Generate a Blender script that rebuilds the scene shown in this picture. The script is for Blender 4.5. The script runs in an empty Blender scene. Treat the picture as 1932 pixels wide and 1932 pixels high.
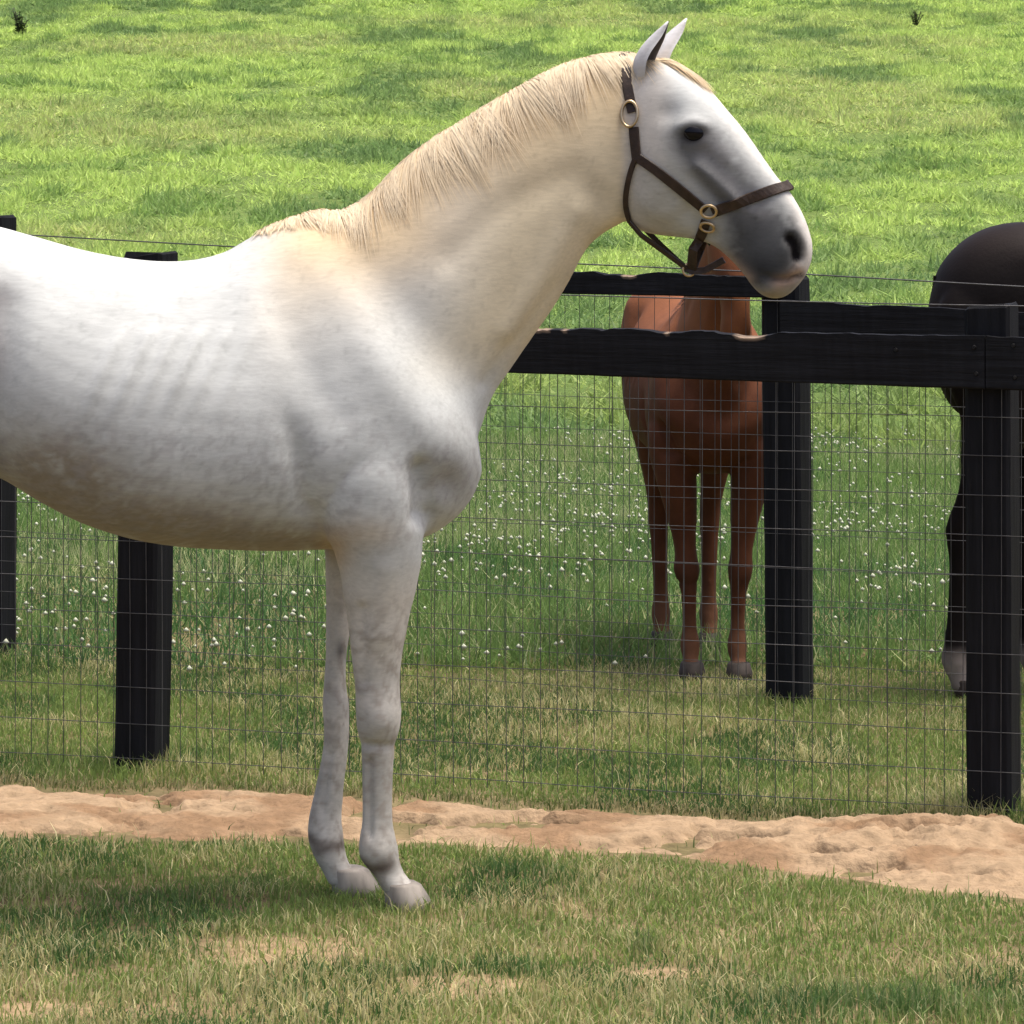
import bpy, bmesh, math, random
import numpy as np
from mathutils import Vector, Matrix
from mathutils.bvhtree import BVHTree

random.seed(7)
RNG = np.random.default_rng(11)
scene = bpy.context.scene
COL = scene.collection

# ------------------------------------------------------------------ camera, sky, sun, exposure
F = 8000.0          # focal length in units of a 1932-px wide frame
HY = 200.0          # row of the eye level
CAMH = 1500.0 / 806.0
cam_d = bpy.data.cameras.new('camera')
cam_d.sensor_width = 36.0
cam_d.lens = 36.0 * F / 1932.0
cam_d.shift_y = -(966.0 - HY) / 1932.0
cam_d.clip_start = 0.1
cam_d.clip_end = 2000.0
cam = bpy.data.objects.new('camera', cam_d)
cam.location = (0, 0, CAMH)
cam.rotation_euler = (math.radians(90), 0, 0)
COL.objects.link(cam)
scene.camera = cam

SUN_EL, SUN_AZ = math.radians(76), math.radians(97)     # azimuth from +Y (away from camera) towards +X
world = bpy.data.worlds.new('World')
scene.world = world
world.use_nodes = True
wn = world.node_tree
sky = wn.nodes.new('ShaderNodeTexSky')
sky.sky_type = 'NISHITA'
sky.sun_disc = False
sky.sun_elevation = SUN_EL
sky.sun_rotation = SUN_AZ
sky.dust_density = 5.0
sky.air_density = 0.4
sky.ozone_density = 0.4
bg = wn.nodes['Background']
bg.inputs['Strength'].default_value = 0.15
wn.links.new(sky.outputs[0], bg.inputs['Color'])

sun_d = bpy.data.lights.new('sun', 'SUN')
sun_d.energy = 1.15
sun_d.angle = math.radians(26.0)
sun_d.color = (1.0, 0.965, 0.86)
sun = bpy.data.objects.new('sun', sun_d)
sdir = Vector((math.sin(SUN_AZ) * math.cos(SUN_EL), math.cos(SUN_AZ) * math.cos(SUN_EL), math.sin(SUN_EL)))
sun.rotation_euler = (-sdir).to_track_quat('-Z', 'Y').to_euler()
sun.location = sdir * 40
COL.objects.link(sun)

vs = scene.view_settings
vs.view_transform = 'Standard'
vs.look = 'None'
vs.gamma = 1.0
vs.exposure = 1.2
vs.use_curve_mapping = False
scene.cycles.max_bounces = 8
scene.cycles.transparent_max_bounces = 8

# ------------------------------------------------------------------ small maths
def _hash(i, j, seed):
    h = (i.astype(np.int64) * 374761393 + j.astype(np.int64) * 668265263 + seed * 1442695041) & 0x7fffffff
    h = ((h ^ (h >> 13)) * 1274126177) & 0x7fffffff
    h = (h ^ (h >> 16)) & 0xffffff
    return h / float(0xffffff)

def vnoise(x, y, seed=0):
    x = np.asarray(x, float); y = np.asarray(y, float)
    i = np.floor(x); j = np.floor(y)
    fx = x - i; fy = y - j
    fx = fx * fx * (3 - 2 * fx); fy = fy * fy * (3 - 2 * fy)
    a = _hash(i, j, seed); b = _hash(i + 1, j, seed); c = _hash(i, j + 1, seed); d = _hash(i + 1, j + 1, seed)
    return (a * (1 - fx) + b * fx) * (1 - fy) + (c * (1 - fx) + d * fx) * fy

def fbm(x, y, seed=0, oct=4):
    s = 0; a = 0.5; t = 0
    x = np.asarray(x, float); y = np.asarray(y, float)
    for k in range(oct):
        s = s + a * vnoise(x, y, seed + 17 * k); t += a
        x = x * 2.03 + 5.1; y = y * 2.03 + 3.7; a *= 0.5
    return s / t

def sstep(a, b, x):
    t = np.clip((np.asarray(x, float) - a) / (b - a), 0, 1)
    return t * t * (3 - 2 * t)

def catmull(rows, n):
    """rows: list of equal-length tuples -> n samples per span, Catmull-Rom."""
    R = np.array(rows, float)
    P = np.vstack([2 * R[0] - R[1], R, 2 * R[-1] - R[-2]])
    out = []
    for k in range(1, len(P) - 2):
        p0, p1, p2, p3 = P[k - 1], P[k], P[k + 1], P[k + 2]
        for t in np.linspace(0, 1, n, endpoint=False):
            out.append(0.5 * ((2 * p1) + (p2 - p0) * t + (2 * p0 - 5 * p1 + 4 * p2 - p3) * t * t + (3 * p1 - p0 - 3 * p2 + p3) * t ** 3))
    out.append(P[-2])
    return np.array(out)

def seg_dist(px, py, poly):
    """distance in the plane to a polyline"""
    d = np.full(px.shape, 1e9)
    for (x0, y0), (x1, y1) in zip(poly[:-1], poly[1:]):
        vx, vy = x1 - x0, y1 - y0
        L = vx * vx + vy * vy
        t = np.clip(((px - x0) * vx + (py - y0) * vy) / L, 0, 1)
        d = np.minimum(d, np.hypot(px - x0 - t * vx, py - y0 - t * vy))
    return d

def at(px, py, D):
    """world point seen at (px,py) of the 1932-px frame at distance D"""
    return Vector(((px - 966) / F * D, D, CAMH - (py - HY) / F * D))

def mesh_from(name, V, Fc):
    me = bpy.data.meshes.new(name)
    V = np.asarray(V, np.float32)
    me.vertices.add(len(V)); me.vertices.foreach_set('co', V.ravel())
    if isinstance(Fc, np.ndarray):
        nf, k = Fc.shape
        me.loops.add(nf * k); me.loops.foreach_set('vertex_index', Fc.astype(np.int32).ravel())
        me.polygons.add(nf)
        me.polygons.foreach_set('loop_start', np.arange(0, nf * k, k, dtype=np.int32))
        me.polygons.foreach_set('loop_total', np.full(nf, k, np.int32))
        me.update(calc_edges=True)
    else:
        me2 = me; bpy.data.meshes.remove(me2)
        me = bpy.data.meshes.new(name); me.from_pydata([tuple(map(float, v)) for v in V], [], Fc)
        me.update()
    return me

def set_col(me, C, name='col'):
    a = me.attributes.new(name, 'FLOAT_COLOR', 'POINT')
    C = np.asarray(C, np.float32)
    if C.shape[1] == 3: C = np.hstack([C, np.ones((len(C), 1), np.float32)])
    a.data.foreach_set('color', C.ravel())

def obj(name, me, mat=None, parent=None, smooth=False, loc=None):
    o = bpy.data.objects.new(name, me)
    COL.objects.link(o)
    if mat: me.materials.append(mat)
    if smooth: me.polygons.foreach_set('use_smooth', np.ones(len(me.polygons), bool))
    if loc is not None: o.location = loc
    if parent: o.parent = parent
    return o

def tag(o, label=None, cat=None, group=None, kind=None):
    if label: o['label'] = label
    if cat: o['category'] = cat
    if group: o['group'] = group
    if kind: o['kind'] = kind
    return o

def empty(name, loc=(0, 0, 0)):
    o = bpy.data.objects.new(name, None); o.location = loc; COL.objects.link(o); return o

# ------------------------------------------------------------------ materials
def new_mat(name):
    m = bpy.data.materials.new(name); m.use_nodes = True
    return m, m.node_tree, m.node_tree.nodes['Principled BSDF']

def attr_mat(name, rough=0.6, spec=0.3, bump=0.0, bscale=60.0, translucent=0.0, mottling=0.0, mscale=20.0, sheen=0.0, attr='col'):
    m, nt, b = new_mat(name)
    a = nt.nodes.new('ShaderNodeAttribute'); a.attribute_name = attr
    csrc = a.outputs['Color']
    tc = nt.nodes.new('ShaderNodeTexCoord')
    if mottling > 0:
        n = nt.nodes.new('ShaderNodeTexNoise'); n.inputs['Scale'].default_value = mscale; n.inputs['Detail'].default_value = 5
        nt.links.new(tc.outputs['Object'], n.inputs['Vector'])
        mr = nt.nodes.new('ShaderNodeMapRange')
        mr.inputs[1].default_value = 0.3; mr.inputs[2].default_value = 0.7
        mr.inputs[3].default_value = 1 - mottling; mr.inputs[4].default_value = 1 + mottling * 0.6
        nt.links.new(n.outputs['Fac'], mr.inputs[0])
        mx = nt.nodes.new('ShaderNodeVectorMath'); mx.operation = 'SCALE'
        nt.links.new(csrc, mx.inputs[0]); nt.links.new(mr.outputs[0], mx.inputs['Scale'])
        csrc = mx.outputs[0]
    nt.links.new(csrc, b.inputs['Base Color'])
    b.inputs['Roughness'].default_value = rough
    b.inputs['Specular IOR Level'].default_value = spec
    if sheen: b.inputs['Sheen Weight'].default_value = sheen
    if bump > 0:
        n2 = nt.nodes.new('ShaderNodeTexNoise'); n2.inputs['Scale'].default_value = bscale; n2.inputs['Detail'].default_value = 6
        nt.links.new(tc.outputs['Object'], n2.inputs['Vector'])
        bp = nt.nodes.new('ShaderNodeBump'); bp.inputs['Strength'].default_value = bump; bp.inputs['Distance'].default_value = 0.01
        nt.links.new(n2.outputs['Fac'], bp.inputs['Height']); nt.links.new(bp.outputs[0], b.inputs['Normal'])
    if translucent > 0:
        tr = nt.nodes.new('ShaderNodeBsdfTranslucent'); nt.links.new(csrc, tr.inputs['Color'])
        ms = nt.nodes.new('ShaderNodeMixShader'); ms.inputs[0].default_value = translucent
        out = nt.nodes['Material Output']
        nt.links.new(b.outputs[0], ms.inputs[1]); nt.links.new(tr.outputs[0], ms.inputs[2]); nt.links.new(ms.outputs[0], out.inputs[0])
    return m

def plain_mat(name, col, rough=0.6, spec=0.3, metal=0.0, var=0.15, scale=20.0, bump=0.0, stretch=None):
    m, nt, b = new_mat(name)
    tc = nt.nodes.new('ShaderNodeTexCoord')
    src = tc.outputs['Object']
    if stretch:
        mp = nt.nodes.new('ShaderNodeMapping'); mp.inputs['Scale'].default_value = stretch
        nt.links.new(src, mp.inputs['Vector']); src = mp.outputs[0]
    n = nt.nodes.new('ShaderNodeTexNoise'); n.inputs['Scale'].default_value = scale; n.inputs['Detail'].default_value = 6
    nt.links.new(src, n.inputs['Vector'])
    r = nt.nodes.new('ShaderNodeValToRGB')
    r.color_ramp.elements[0].position = 0.3; r.color_ramp.elements[1].position = 0.7
    r.color_ramp.elements[0].color = (*[c * (1 - var) for c in col], 1)
    r.color_ramp.elements[1].color = (*[min(1, c * (1 + var)) for c in col], 1)
    nt.links.new(n.outputs['Fac'], r.inputs[0]); nt.links.new(r.outputs[0], b.inputs['Base Color'])
    b.inputs['Roughness'].default_value = rough; b.inputs['Metallic'].default_value = metal
    b.inputs['Specular IOR Level'].default_value = spec
    if bump:
        bp = nt.nodes.new('ShaderNodeBump'); bp.inputs['Strength'].default_value = bump; bp.inputs['Distance'].default_value = 0.01
        nt.links.new(n.outputs['Fac'], bp.inputs['Height']); nt.links.new(bp.outputs[0], b.inputs['Normal'])
    return m

M_coat = attr_mat('coat_hair', rough=0.7, spec=0.12, bump=0.045, bscale=300, mottling=0.10, mscale=9, sheen=0.05)
def hair_streaks(m, rot, sc, lo, hi):
    nt = m.node_tree; b = nt.nodes['Principled BSDF']
    tc = nt.nodes.new('ShaderNodeTexCoord'); mp = nt.nodes.new('ShaderNodeMapping'); mp.inputs['Scale'].default_value = sc; mp.inputs['Rotation'].default_value = rot
    n = nt.nodes.new('ShaderNodeTexNoise'); n.inputs['Scale'].default_value = 1.0; n.inputs['Detail'].default_value = 4; n.inputs['Distortion'].default_value = 0.6
    nt.links.new(tc.outputs['Object'], mp.inputs['Vector']); nt.links.new(mp.outputs[0], n.inputs['Vector'])
    mr = nt.nodes.new('ShaderNodeMapRange'); mr.inputs[1].default_value = 0.3; mr.inputs[2].default_value = 0.7; mr.inputs[3].default_value = lo; mr.inputs[4].default_value = hi
    nt.links.new(n.outputs['Fac'], mr.inputs[0])
    src = b.inputs['Base Color'].links[0].from_socket
    mx = nt.nodes.new('ShaderNodeVectorMath'); mx.operation = 'SCALE'; nt.links.new(src, mx.inputs[0]); nt.links.new(mr.outputs[0], mx.inputs['Scale']); nt.links.new(mx.outputs[0], b.inputs['Base Color'])
hair_streaks(M_coat, (0, math.radians(35), 0), (30, 130, 150), 0.91, 1.06)
M_coat_dark = attr_mat('coat_hair_glossy', rough=0.66, spec=0.09, bump=0.10, bscale=90, mottling=0.12, mscale=14)
M_hair = attr_mat('long_hair', rough=0.5, spec=0.3)
M_grass = attr_mat('grass_blade', rough=0.5, spec=0.25, translucent=0.5)
M_ground = attr_mat('turf_soil', rough=0.95, spec=0.1, bump=0.8, bscale=40, mottling=0.35, mscale=18)
M_sand = attr_mat('sandy_soil', rough=0.95, spec=0.1, bump=0.9, bscale=55, mottling=0.22, mscale=24)
M_wood = attr_mat('black_board', rough=0.7, spec=0.12, bump=0.35, bscale=45, mottling=0.35, mscale=30)
def board_mat(name, stretch):
    m = attr_mat(name, rough=0.72, spec=0.14, bump=0.0, mottling=0.0)
    nt = m.node_tree; b = nt.nodes['Principled BSDF']
    tc = nt.nodes.new('ShaderNodeTexCoord'); mp = nt.nodes.new('ShaderNodeMapping'); mp.inputs['Scale'].default_value = stretch
    n = nt.nodes.new('ShaderNodeTexNoise'); n.inputs['Scale'].default_value = 1.0; n.inputs['Detail'].default_value = 8; n.inputs['Roughness'].default_value = 0.65
    nt.links.new(tc.outputs['Object'], mp.inputs['Vector']); nt.links.new(mp.outputs[0], n.inputs['Vector'])
    mr = nt.nodes.new('ShaderNodeMapRange'); mr.inputs[1].default_value = 0.35; mr.inputs[2].default_value = 0.75; mr.inputs[3].default_value = 0.5; mr.inputs[4].default_value = 1.5
    nt.links.new(n.outputs['Fac'], mr.inputs[0])
    src = b.inputs['Base Color'].links[0].from_socket
    mx = nt.nodes.new('ShaderNodeVectorMath'); mx.operation = 'SCALE'; nt.links.new(src, mx.inputs[0]); nt.links.new(mr.outputs[0], mx.inputs['Scale']); nt.links.new(mx.outputs[0], b.inputs['Base Color'])
    bp = nt.nodes.new('ShaderNodeBump'); bp.inputs['Strength'].default_value = 0.6; bp.inputs['Distance'].default_value = 0.008
    nt.links.new(n.outputs['Fac'], bp.inputs['Height']); nt.links.new(bp.outputs[0], b.inputs['Normal'])
    return m
M_post = board_mat('black_post_wood', (45, 45, 3))
M_wood = board_mat('black_board_wood', (3, 3, 60))
M_wire = plain_mat('galvanised_wire', (0.09, 0.09, 0.09), rough=0.5, metal=0.5, var=0.3)
M_leather = plain_mat('brown_leather', (0.030, 0.017, 0.010), rough=0.5, spec=0.35, var=0.4, scale=60, bump=0.2)
M_brass = plain_mat('brass', (0.55, 0.42, 0.25), rough=0.32, metal=1.0, var=0.2)
M_hoof = plain_mat('hoof_horn', (0.27, 0.24, 0.20), rough=0.65, var=0.45, scale=24, stretch=(1, 1, 0.2))
M_hoof_dark = plain_mat('hoof_horn_dark', (0.03, 0.022, 0.017), rough=0.7, var=0.35, scale=30)
M_eye = plain_mat('eye_dark', (0.004, 0.0038, 0.006), rough=0.1, spec=0.22, var=0.2)
M_flower = plain_mat('clover_petal', (0.42, 0.44, 0.33), rough=0.8, var=0.15)
M_leaf = attr_mat('weed_leaf', rough=0.5, spec=0.25, translucent=0.3)
M_staple = plain_mat('nail_steel', (0.03, 0.03, 0.03), rough=0.5, metal=0.8)

# ------------------------------------------------------------------ ground
FP2 = np.array([-1.039, 11.91]); FP4 = np.array([1.258, 11.07])
FU = (FP4 - FP2) / np.linalg.norm(FP4 - FP2); FN = np.array([FU[1], -FU[0]])      # FN points to the camera
FLEN = float(np.linalg.norm(FP4 - FP2))
BP1 = np.array([-1.745, 14.27]); BP3 = np.array([0.863, 13.175])
BU = (BP3 - BP1) / np.linalg.norm(BP3 - BP1); BLEN = float(np.linalg.norm(BP3 - BP1))

def f_coords(x, y):
    dx = x - FP2[0]; dy = y - FP2[1]
    return dx * FU[0] + dy * FU[1], dx * FN[0] + dy * FN[1]

def b_coords(x, y):
    dx = x - BP1[0]; dy = y - BP1[1]
    return dx * BU[0] + dy * BU[1], dx * BU[1] - dy * BU[0]

def gz(x, y):
    x = np.asarray(x, float); y = np.asarray(y, float)
    s, t = b_coords(x, y)                 # t>0 in front of back fence
    back = -t
    z = -0.26 * sstep(1.6, 9.0, back)
    d = np.maximum(y - 26, 0)
    hill = np.where(d < 36, 0.00105 * d * d, 0.00105 * 36 * 36 + 0.0756 * (d - 36))
    d2 = np.maximum(y - 190, 0)
    hill = hill - np.minimum(0.0756 * d2, 0.0756 * d2) * 0.9
    z = z + hill
    z = z + 0.02 * (fbm(x * 0.9, y * 0.9, 3, 3) - 0.5) * sstep(6, 9, y)
    z = z + 0.5 * (fbm(x * 0.06, y * 0.06, 5, 3) - 0.5) * sstep(22, 50, y)
    return z

def strip_mask(x, y):
    """>0 inside the sandy strip along the front fence (metres from its nearer edge, wavy)"""
    s, t = f_coords(x, y)
    lo = np.interp(s, [-2, 0, 1.2, 2.0, 2.5, 3.2, 5], [0.38, 0.37, 0.29, 0.24, 0.17, 0.12, 0.12])
    hi = np.interp(s, [-2, 0, 1.2, 2.0, 2.5, 3.2, 5], [1.22, 1.18, 0.93, 0.92, 1.08, 1.2, 1.2])
    wv = 0.22 * (fbm(s * 2.3, t * 2.3, 21, 4) - 0.5)
    return np.minimum(t - lo, hi - t) + wv

def patch_mask(x, y):
    """bare dry patches in the front turf"""
    m = np.zeros_like(x)
    for px, py, rx, ry in ((530, 1800, 0.24, 0.22), (870, 1868, 0.2, 0.16), (60, 1905, 0.2, 0.12), (1240, 1840, .1, .1)):
        D = F * CAMH / (py - HY); cx = (px - 966) / F * D
        m = np.maximum(m, 1 - np.hypot((x - cx) / rx, (y - D) / ry))
    return m + 0.7 * (fbm(x * 7, y * 7, 41, 3) - 0.5)

ys = np.concatenate([np.linspace(-12, 7, 12), np.linspace(7.3, 17, 220), np.geomspace(17.2, 420, 110)])
us = np.linspace(-1, 1, 121); us = np.sign(us) * np.abs(us) ** 1.5
UU, YY = np.meshgrid(us, ys)
XX = UU * (7 + 0.55 * np.maximum(YY, 0))
ZZ = gz(XX, YY)
nr, nc = XX.shape
idx = np.arange(nr * nc).reshape(nr, nc)
faces = np.stack([idx[:-1, :-1], idx[:-1, 1:], idx[1:, 1:], idx[1:, :-1]], -1).reshape(-1, 4)
me = mesh_from('ground', np.stack([XX, YY, ZZ], -1).reshape(-1, 3), faces)
gx, gy = XX.ravel(), YY.ravel()
n1 = fbm(gx * 0.8, gy * 0.8, 8, 4)[:, None]
soil = np.array([0.14, 0.115, 0.055]); turf = np.array([0.12, 0.175, 0.045])
far = sstep(14, 24, gy)[:, None]
turf = np.array([0.09, 0.14, 0.036]) + (turf - np.array([0.09, 0.14, 0.036])) * sstep(26, 46, gy)[:, None]
C = soil * (1 - far) * (0.7 + 0.6 * n1) + far * turf * (0.75 + 0.5 * n1)
pmk = (sstep(.0, .35, patch_mask(gx, gy)) * (gy < 12))[:, None]
C = C * (1 - pmk) + np.array([.30, .215, .125]) * pmk
set_col(me, C)
ground = tag(obj('ground', me, M_ground, smooth=True), kind='structure')

# sandy strip
S, T = np.meshgrid(np.linspace(-2.6, 5.0, 1000), np.linspace(-0.25, 1.6, 230))
SX = FP2[0] + S * FU[0] + T * FN[0]; SY = FP2[1] + S * FU[1] + T * FN[1]
mk = strip_mask(SX, SY)
mound = 0.45 * np.exp(-((S - 2.42) / 0.42) ** 2 - ((T - 0.5) / 0.34) ** 2)
lump = (fbm(S * 9, T * 9, 33, 4) - 0.5)
hole = fbm(S * 5.5, T * 7.5, 36, 3)
h = -0.020 + 0.045 * sstep(-0.10, 0.20, mk) + 0.026 * lump * sstep(-0.02, 0.12, mk) * (1 + 1.2 * mound) + 0.085 * mound * (0.6 + 0.8 * fbm(S * 6, T * 6, 35, 3)) - 0.035 * sstep(0.58, 0.72, hole) * sstep(0.0, 0.1, mk)
rid = 1 - np.abs(2 * fbm(S * 13, T * 15, 37, 3) - 1)
rid2 = 1 - np.abs(2 * fbm(S * 31, T * 33, 38, 2) - 1)
h = h + sstep(0.0, 0.10, mk) * (0.012 * (rid - .75) * (1 + 6.0 * mound) + 0.009 * (rid2 - .7))
SZ = gz(SX, SY) + h
nr, nc = SX.shape
idx = np.arange(nr * nc).reshape(nr, nc)
faces = np.stack([idx[:-1, :-1], idx[1:, :-1], idx[1:, 1:], idx[:-1, 1:]], -1).reshape(-1, 4)
me = mesh_from('dirt_strip', np.stack([SX, SY, SZ], -1).reshape(-1, 3), faces)
v = fbm(S * 4, T * 6, 51, 4).ravel()[:, None]
sandA = np.array([0.325, 0.232, 0.142]); sandB = np.array([0.205, 0.122, 0.066])
w = sstep(0.40, 0.68, v)
set_col(me, sandA * (1 - w * 0.75) + sandB * w * 0.75)
tag(obj('dirt_strip', me, M_sand, smooth=True), kind='structure')

# ------------------------------------------------------------------ loft helpers for animals
NR = 36
def ring_plane(Tx, Tz, Bx, Bz, hw, mid, p, yc=0.0):
    a = np.linspace(0, 2 * np.pi, NR, endpoint=False)
    c = (1 - np.cos(a)) / 2
    k = math.log(max(0.15, min(0.85, mid))) / math.log(0.5)
    s = c ** k
    y = hw * np.sign(np.sin(a)) * np.abs(np.sin(a)) ** p + yc
    return np.stack([Tx + s * (Bx - Tx), y, Tz + s * (Bz - Tz)], -1)

def ring_flat(cx, cy, z, rx, ry, tilt=0.0):
    a = np.linspace(0, 2 * np.pi, NR, endpoint=False)
    return np.stack([cx + rx * np.cos(a), cy + ry * np.sin(a), z + tilt * np.cos(a) * rx], -1)

def loft(rings):
    V = np.concatenate(rings); n = len(rings); Fs = []
    for k in range(n - 1):
        for i in range(NR):
            j = (i + 1) % NR
            Fs.append((k * NR + i, k * NR + j, (k + 1) * NR + j, (k + 1) * NR + i))
    c0 = len(V); V = np.vstack([V, rings[0].mean(0), rings[-1].mean(0)])
    for i in range(NR):
        j = (i + 1) % NR
        Fs.append((c0, j, i)); Fs.append((c0 + 1, (n - 1) * NR + i, (n - 1) * NR + j))
    return V, Fs

S0 = 806.0; OX = 300.0; GY = 1700.0
hx = lambda px: (px - OX) / S0
hz = lambda py: (GY - py) / S0

TRUNK = [  # Tx,Ty,Bx,By,half width,mid,p   (side-view pixels of the grey horse)
    (-372, 640, -365, 760, .05, .5, .9), (-345, 545, -345, 850, .16, .5, .9), (-290, 478, -300, 930, .225, .45, .85),
    (-220, 435, -220, 965, .262, .42, .85), (-140, 416, -130, 955, .275, .42, .85), (-60, 417, -60, 900, .268, .47, .85),
    (0, 428, 0, 900, .268, .5, .85), (80, 450, 80, 945, .288, .53, .85), (160, 472, 160, 985, .305, .55, .84),
    (250, 488, 250, 1014, .315, .56, .84), (340, 492, 340, 1029, .315, .57, .84), (420, 476, 430, 1035, .302, .59, .86),
    (490, 436, 520, 1038, .285, .62, .9), (555, 408, 610, 1036, .268, .64, .95), (625, 398, 700, 1035, .258, .62, .95),
    (690, 470, 790, 1018, .248, .55, .9), (760, 560, 850, 985, .228, .55, .88), (830, 640, 890, 940, .185, .55, .9),
    (885, 725, 910, 890, .11, .5, .9)]
NECK = [
    (560, 425, 800, 960, .15, .5, .95), (610, 404, 870, 900, .168, .52, .95), (660, 392, 903, 820, .162, .52, .95),
    (700, 365, 928, 750, .148, .52, .93), (745, 320, 963, 697, .134, .52, .92), (800, 273, 1003, 639, .121, .52, .92),
    (865, 232, 1043, 582, .110, .52, .92), (940, 186, 1073, 532, .101, .52, .92), (1010, 147, 1093, 493, .094, .5, .92),
    (1080, 116, 1112, 463, .089, .5, .92), (1150, 102, 1142, 438, .083, .48, .92), (1200, 104, 1190, 410, .076, .48, .92),
    (1245, 128, 1232, 370, .06, .5, .92)]
HEAD = [
    (1200, 140, 1182, 330, .045, .5, .9), (1215, 118, 1178, 385, .078, .45, .85), (1248, 114, 1186, 416, .090, .42, .8),
    (1290, 136, 1205, 434, .098, .40, .78), (1332, 168, 1238, 443, .102, .38, .78), (1366, 207, 1277, 447, .096, .38, .8),
    (1400, 247, 1315, 452, .083, .40, .8), (1432, 292, 1345, 463, .068, .42, .82), (1460, 331, 1368, 480, .059, .45, .82),
    (1485, 360, 1388, 500, .056, .48, .82), (1506, 395, 1405, 521, .058, .5, .82), (1520, 430, 1420, 541, .061, .5, .85),
    (1527, 463, 1438, 556, .057, .5, .85), (1523, 494, 1463, 561, .046, .5, .85), (1511, 522, 1485, 552, .026, .5, .9)]

def leg_rings(rows, n=4):
    R = catmull(rows, n)
    return [ring_flat(cx, cy, z, rx, ry, 0) for cx, cy, z, rx, ry in R]

# generic leg rows: (y_px, xl, xr, half depth, lateral)
FORE = [(800, 600, 810, .07, .150), (880, 592, 822, .088, .165), (940, 597, 814, .092, .168), (990, 608, 803, .090, .165), (1040, 630, 799, .082, .155),
        (1089, 643, 790, .072, .145), (1123, 647, 783, .066, .138), (1156, 653, 774, .060, .132), (1189, 658, 768, .056, .127),
        (1223, 661, 761, .052, .122), (1275, 667, 755, .046, .115), (1305, 670, 755, .047, .112), (1345, 671, 757, .049, .109), (1378, 674, 753, .046, .106), (1404, 680, 746, .038, .103),
        (1440, 682, 743, .033, .100), (1500, 683, 741, .030, .098), (1545, 683, 741, .031, .097), (1572, 680, 745, .037, .096), (1598, 676, 751, .042, .095),
        (1622, 681, 754, .039, .095), (1645, 700, 762, .031, .095), (1660, 711, 773, .037, .095), (1680, 722, 787, .044, .095)]
FAR_FORE = [(880, 600, 790, .085, .165), (990, 608, 740, .08, .16), (1039, 613, 712, .072, .15), (1080, 614, 690, .066, .143), (1123, 615, 678, .060, .136), (1165, 615, 667, .055, .13), (1206, 615, 658, .051, .125),
            (1248, 614, 653, .047, .120), (1289, 611, 653, .046, .115), (1331, 609, 656, .047, .112), (1373, 611, 659, .045, .108), (1414, 609, 657, .038, .104),
            (1477, 597, 650, .033, .100), (1539, 583, 645, .033, .097), (1575, 580, 648, .038, .096), (1600, 586, 651, .040, .095), (1625, 597, 657, .037, .095),
            (1645, 609, 670, .037, .095), (1670, 622, 688, .044, .095)]
HIND = [(560, -300, -90, .08, .13), (640, -340, -50, .115, .14), (720, -348, -30, .13, .145), (800, -335, -20, .132, .15), (880, -305, -28, .12, .155), (940, -283, -60, .10, .155),
        (1000, -275, -100, .082, .15), (1080, -275, -138, .064, .14), (1150, -281, -168, .052, .13), (1200, -293, -188, .046, .125), (1240, -300, -200, .045, .122),
        (1290, -289, -206, .042, .12), (1340, -275, -206, .038, .118), (1450, -264, -200, .033, .115), (1540, -262, -196, .034, .113),
        (1590, -268, -188, .042, .112), (1620, -262, -182, .038, .112), (1645, -248, -170, .036, .112), (1680, -236, -154, .045, .112)]

def leg_metric(rows, side, dx=0.0, lean=0.0, latscale=1.0, persp=True):
    """rows in px -> (cx,cy,z,rx,ry). persp: compensate the leg's own distance so that it is seen at those px (grey horse)"""
    out = []
    for (py, xl, xr, rd, lat) in rows:
        cy = side * lat * latscale
        k = (F / S0 + (cy if persp else 0)) / (F / S0)
        z = CAMH - (py - HY) / S0 * k if persp else hz(py)
        x0 = (966 - OX) / S0
        cx = ((xl + xr) / 2 - 966) / S0 * k + x0
        low = float(sstep(1000, 1650, py))
        out.append((cx + dx + lean * low, cy, z, (xr - xl) / 2 / S0 * k, rd))
    return out

def hoof_mesh(toe_dir=1.0):
    R = [ring_flat(0.0, 0, 0.062, .040, .042, 0.0), ring_flat(.006, 0, .056, .046, .047), ring_flat(.018, 0, .025, .055, .054), ring_flat(.026, 0, -.012, .062, .058)]
    V, Fs = loft(R)
    return V, Fs

def tri_edges(Fq):
    a = np.concatenate([Fq[:, [0, 1]], Fq[:, [1, 2]], Fq[:, [2, 3]], Fq[:, [3, 0]]])
    a.sort(axis=1)
    return np.unique(a, axis=0)

def smooth_np(V, E, it, lam=0.55, mu=-0.57):
    n = len(V)
    deg = np.bincount(E.ravel(), minlength=n)[:, None].astype(float)
    for k in range(it):
        for f in (lam, mu):
            acc = np.zeros_like(V)
            for c in range(3):
                acc[:, c] = np.bincount(E[:, 0], V[E[:, 1], c], n) + np.bincount(E[:, 1], V[E[:, 0], c], n)
            V = V + f * (acc / np.maximum(deg, 1) - V)
    return V

def vnormals(V, Fq):
    fn = np.cross(V[Fq[:, 2]] - V[Fq[:, 0]], V[Fq[:, 3]] - V[Fq[:, 1]])
    N = np.zeros_like(V)
    for k in range(4):
        for c in range(3):
            N[:, c] += np.bincount(Fq[:, k], fn[:, c], len(V))
    return N / np.maximum(np.linalg.norm(N, axis=1, keepdims=True), 1e-9)

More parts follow.
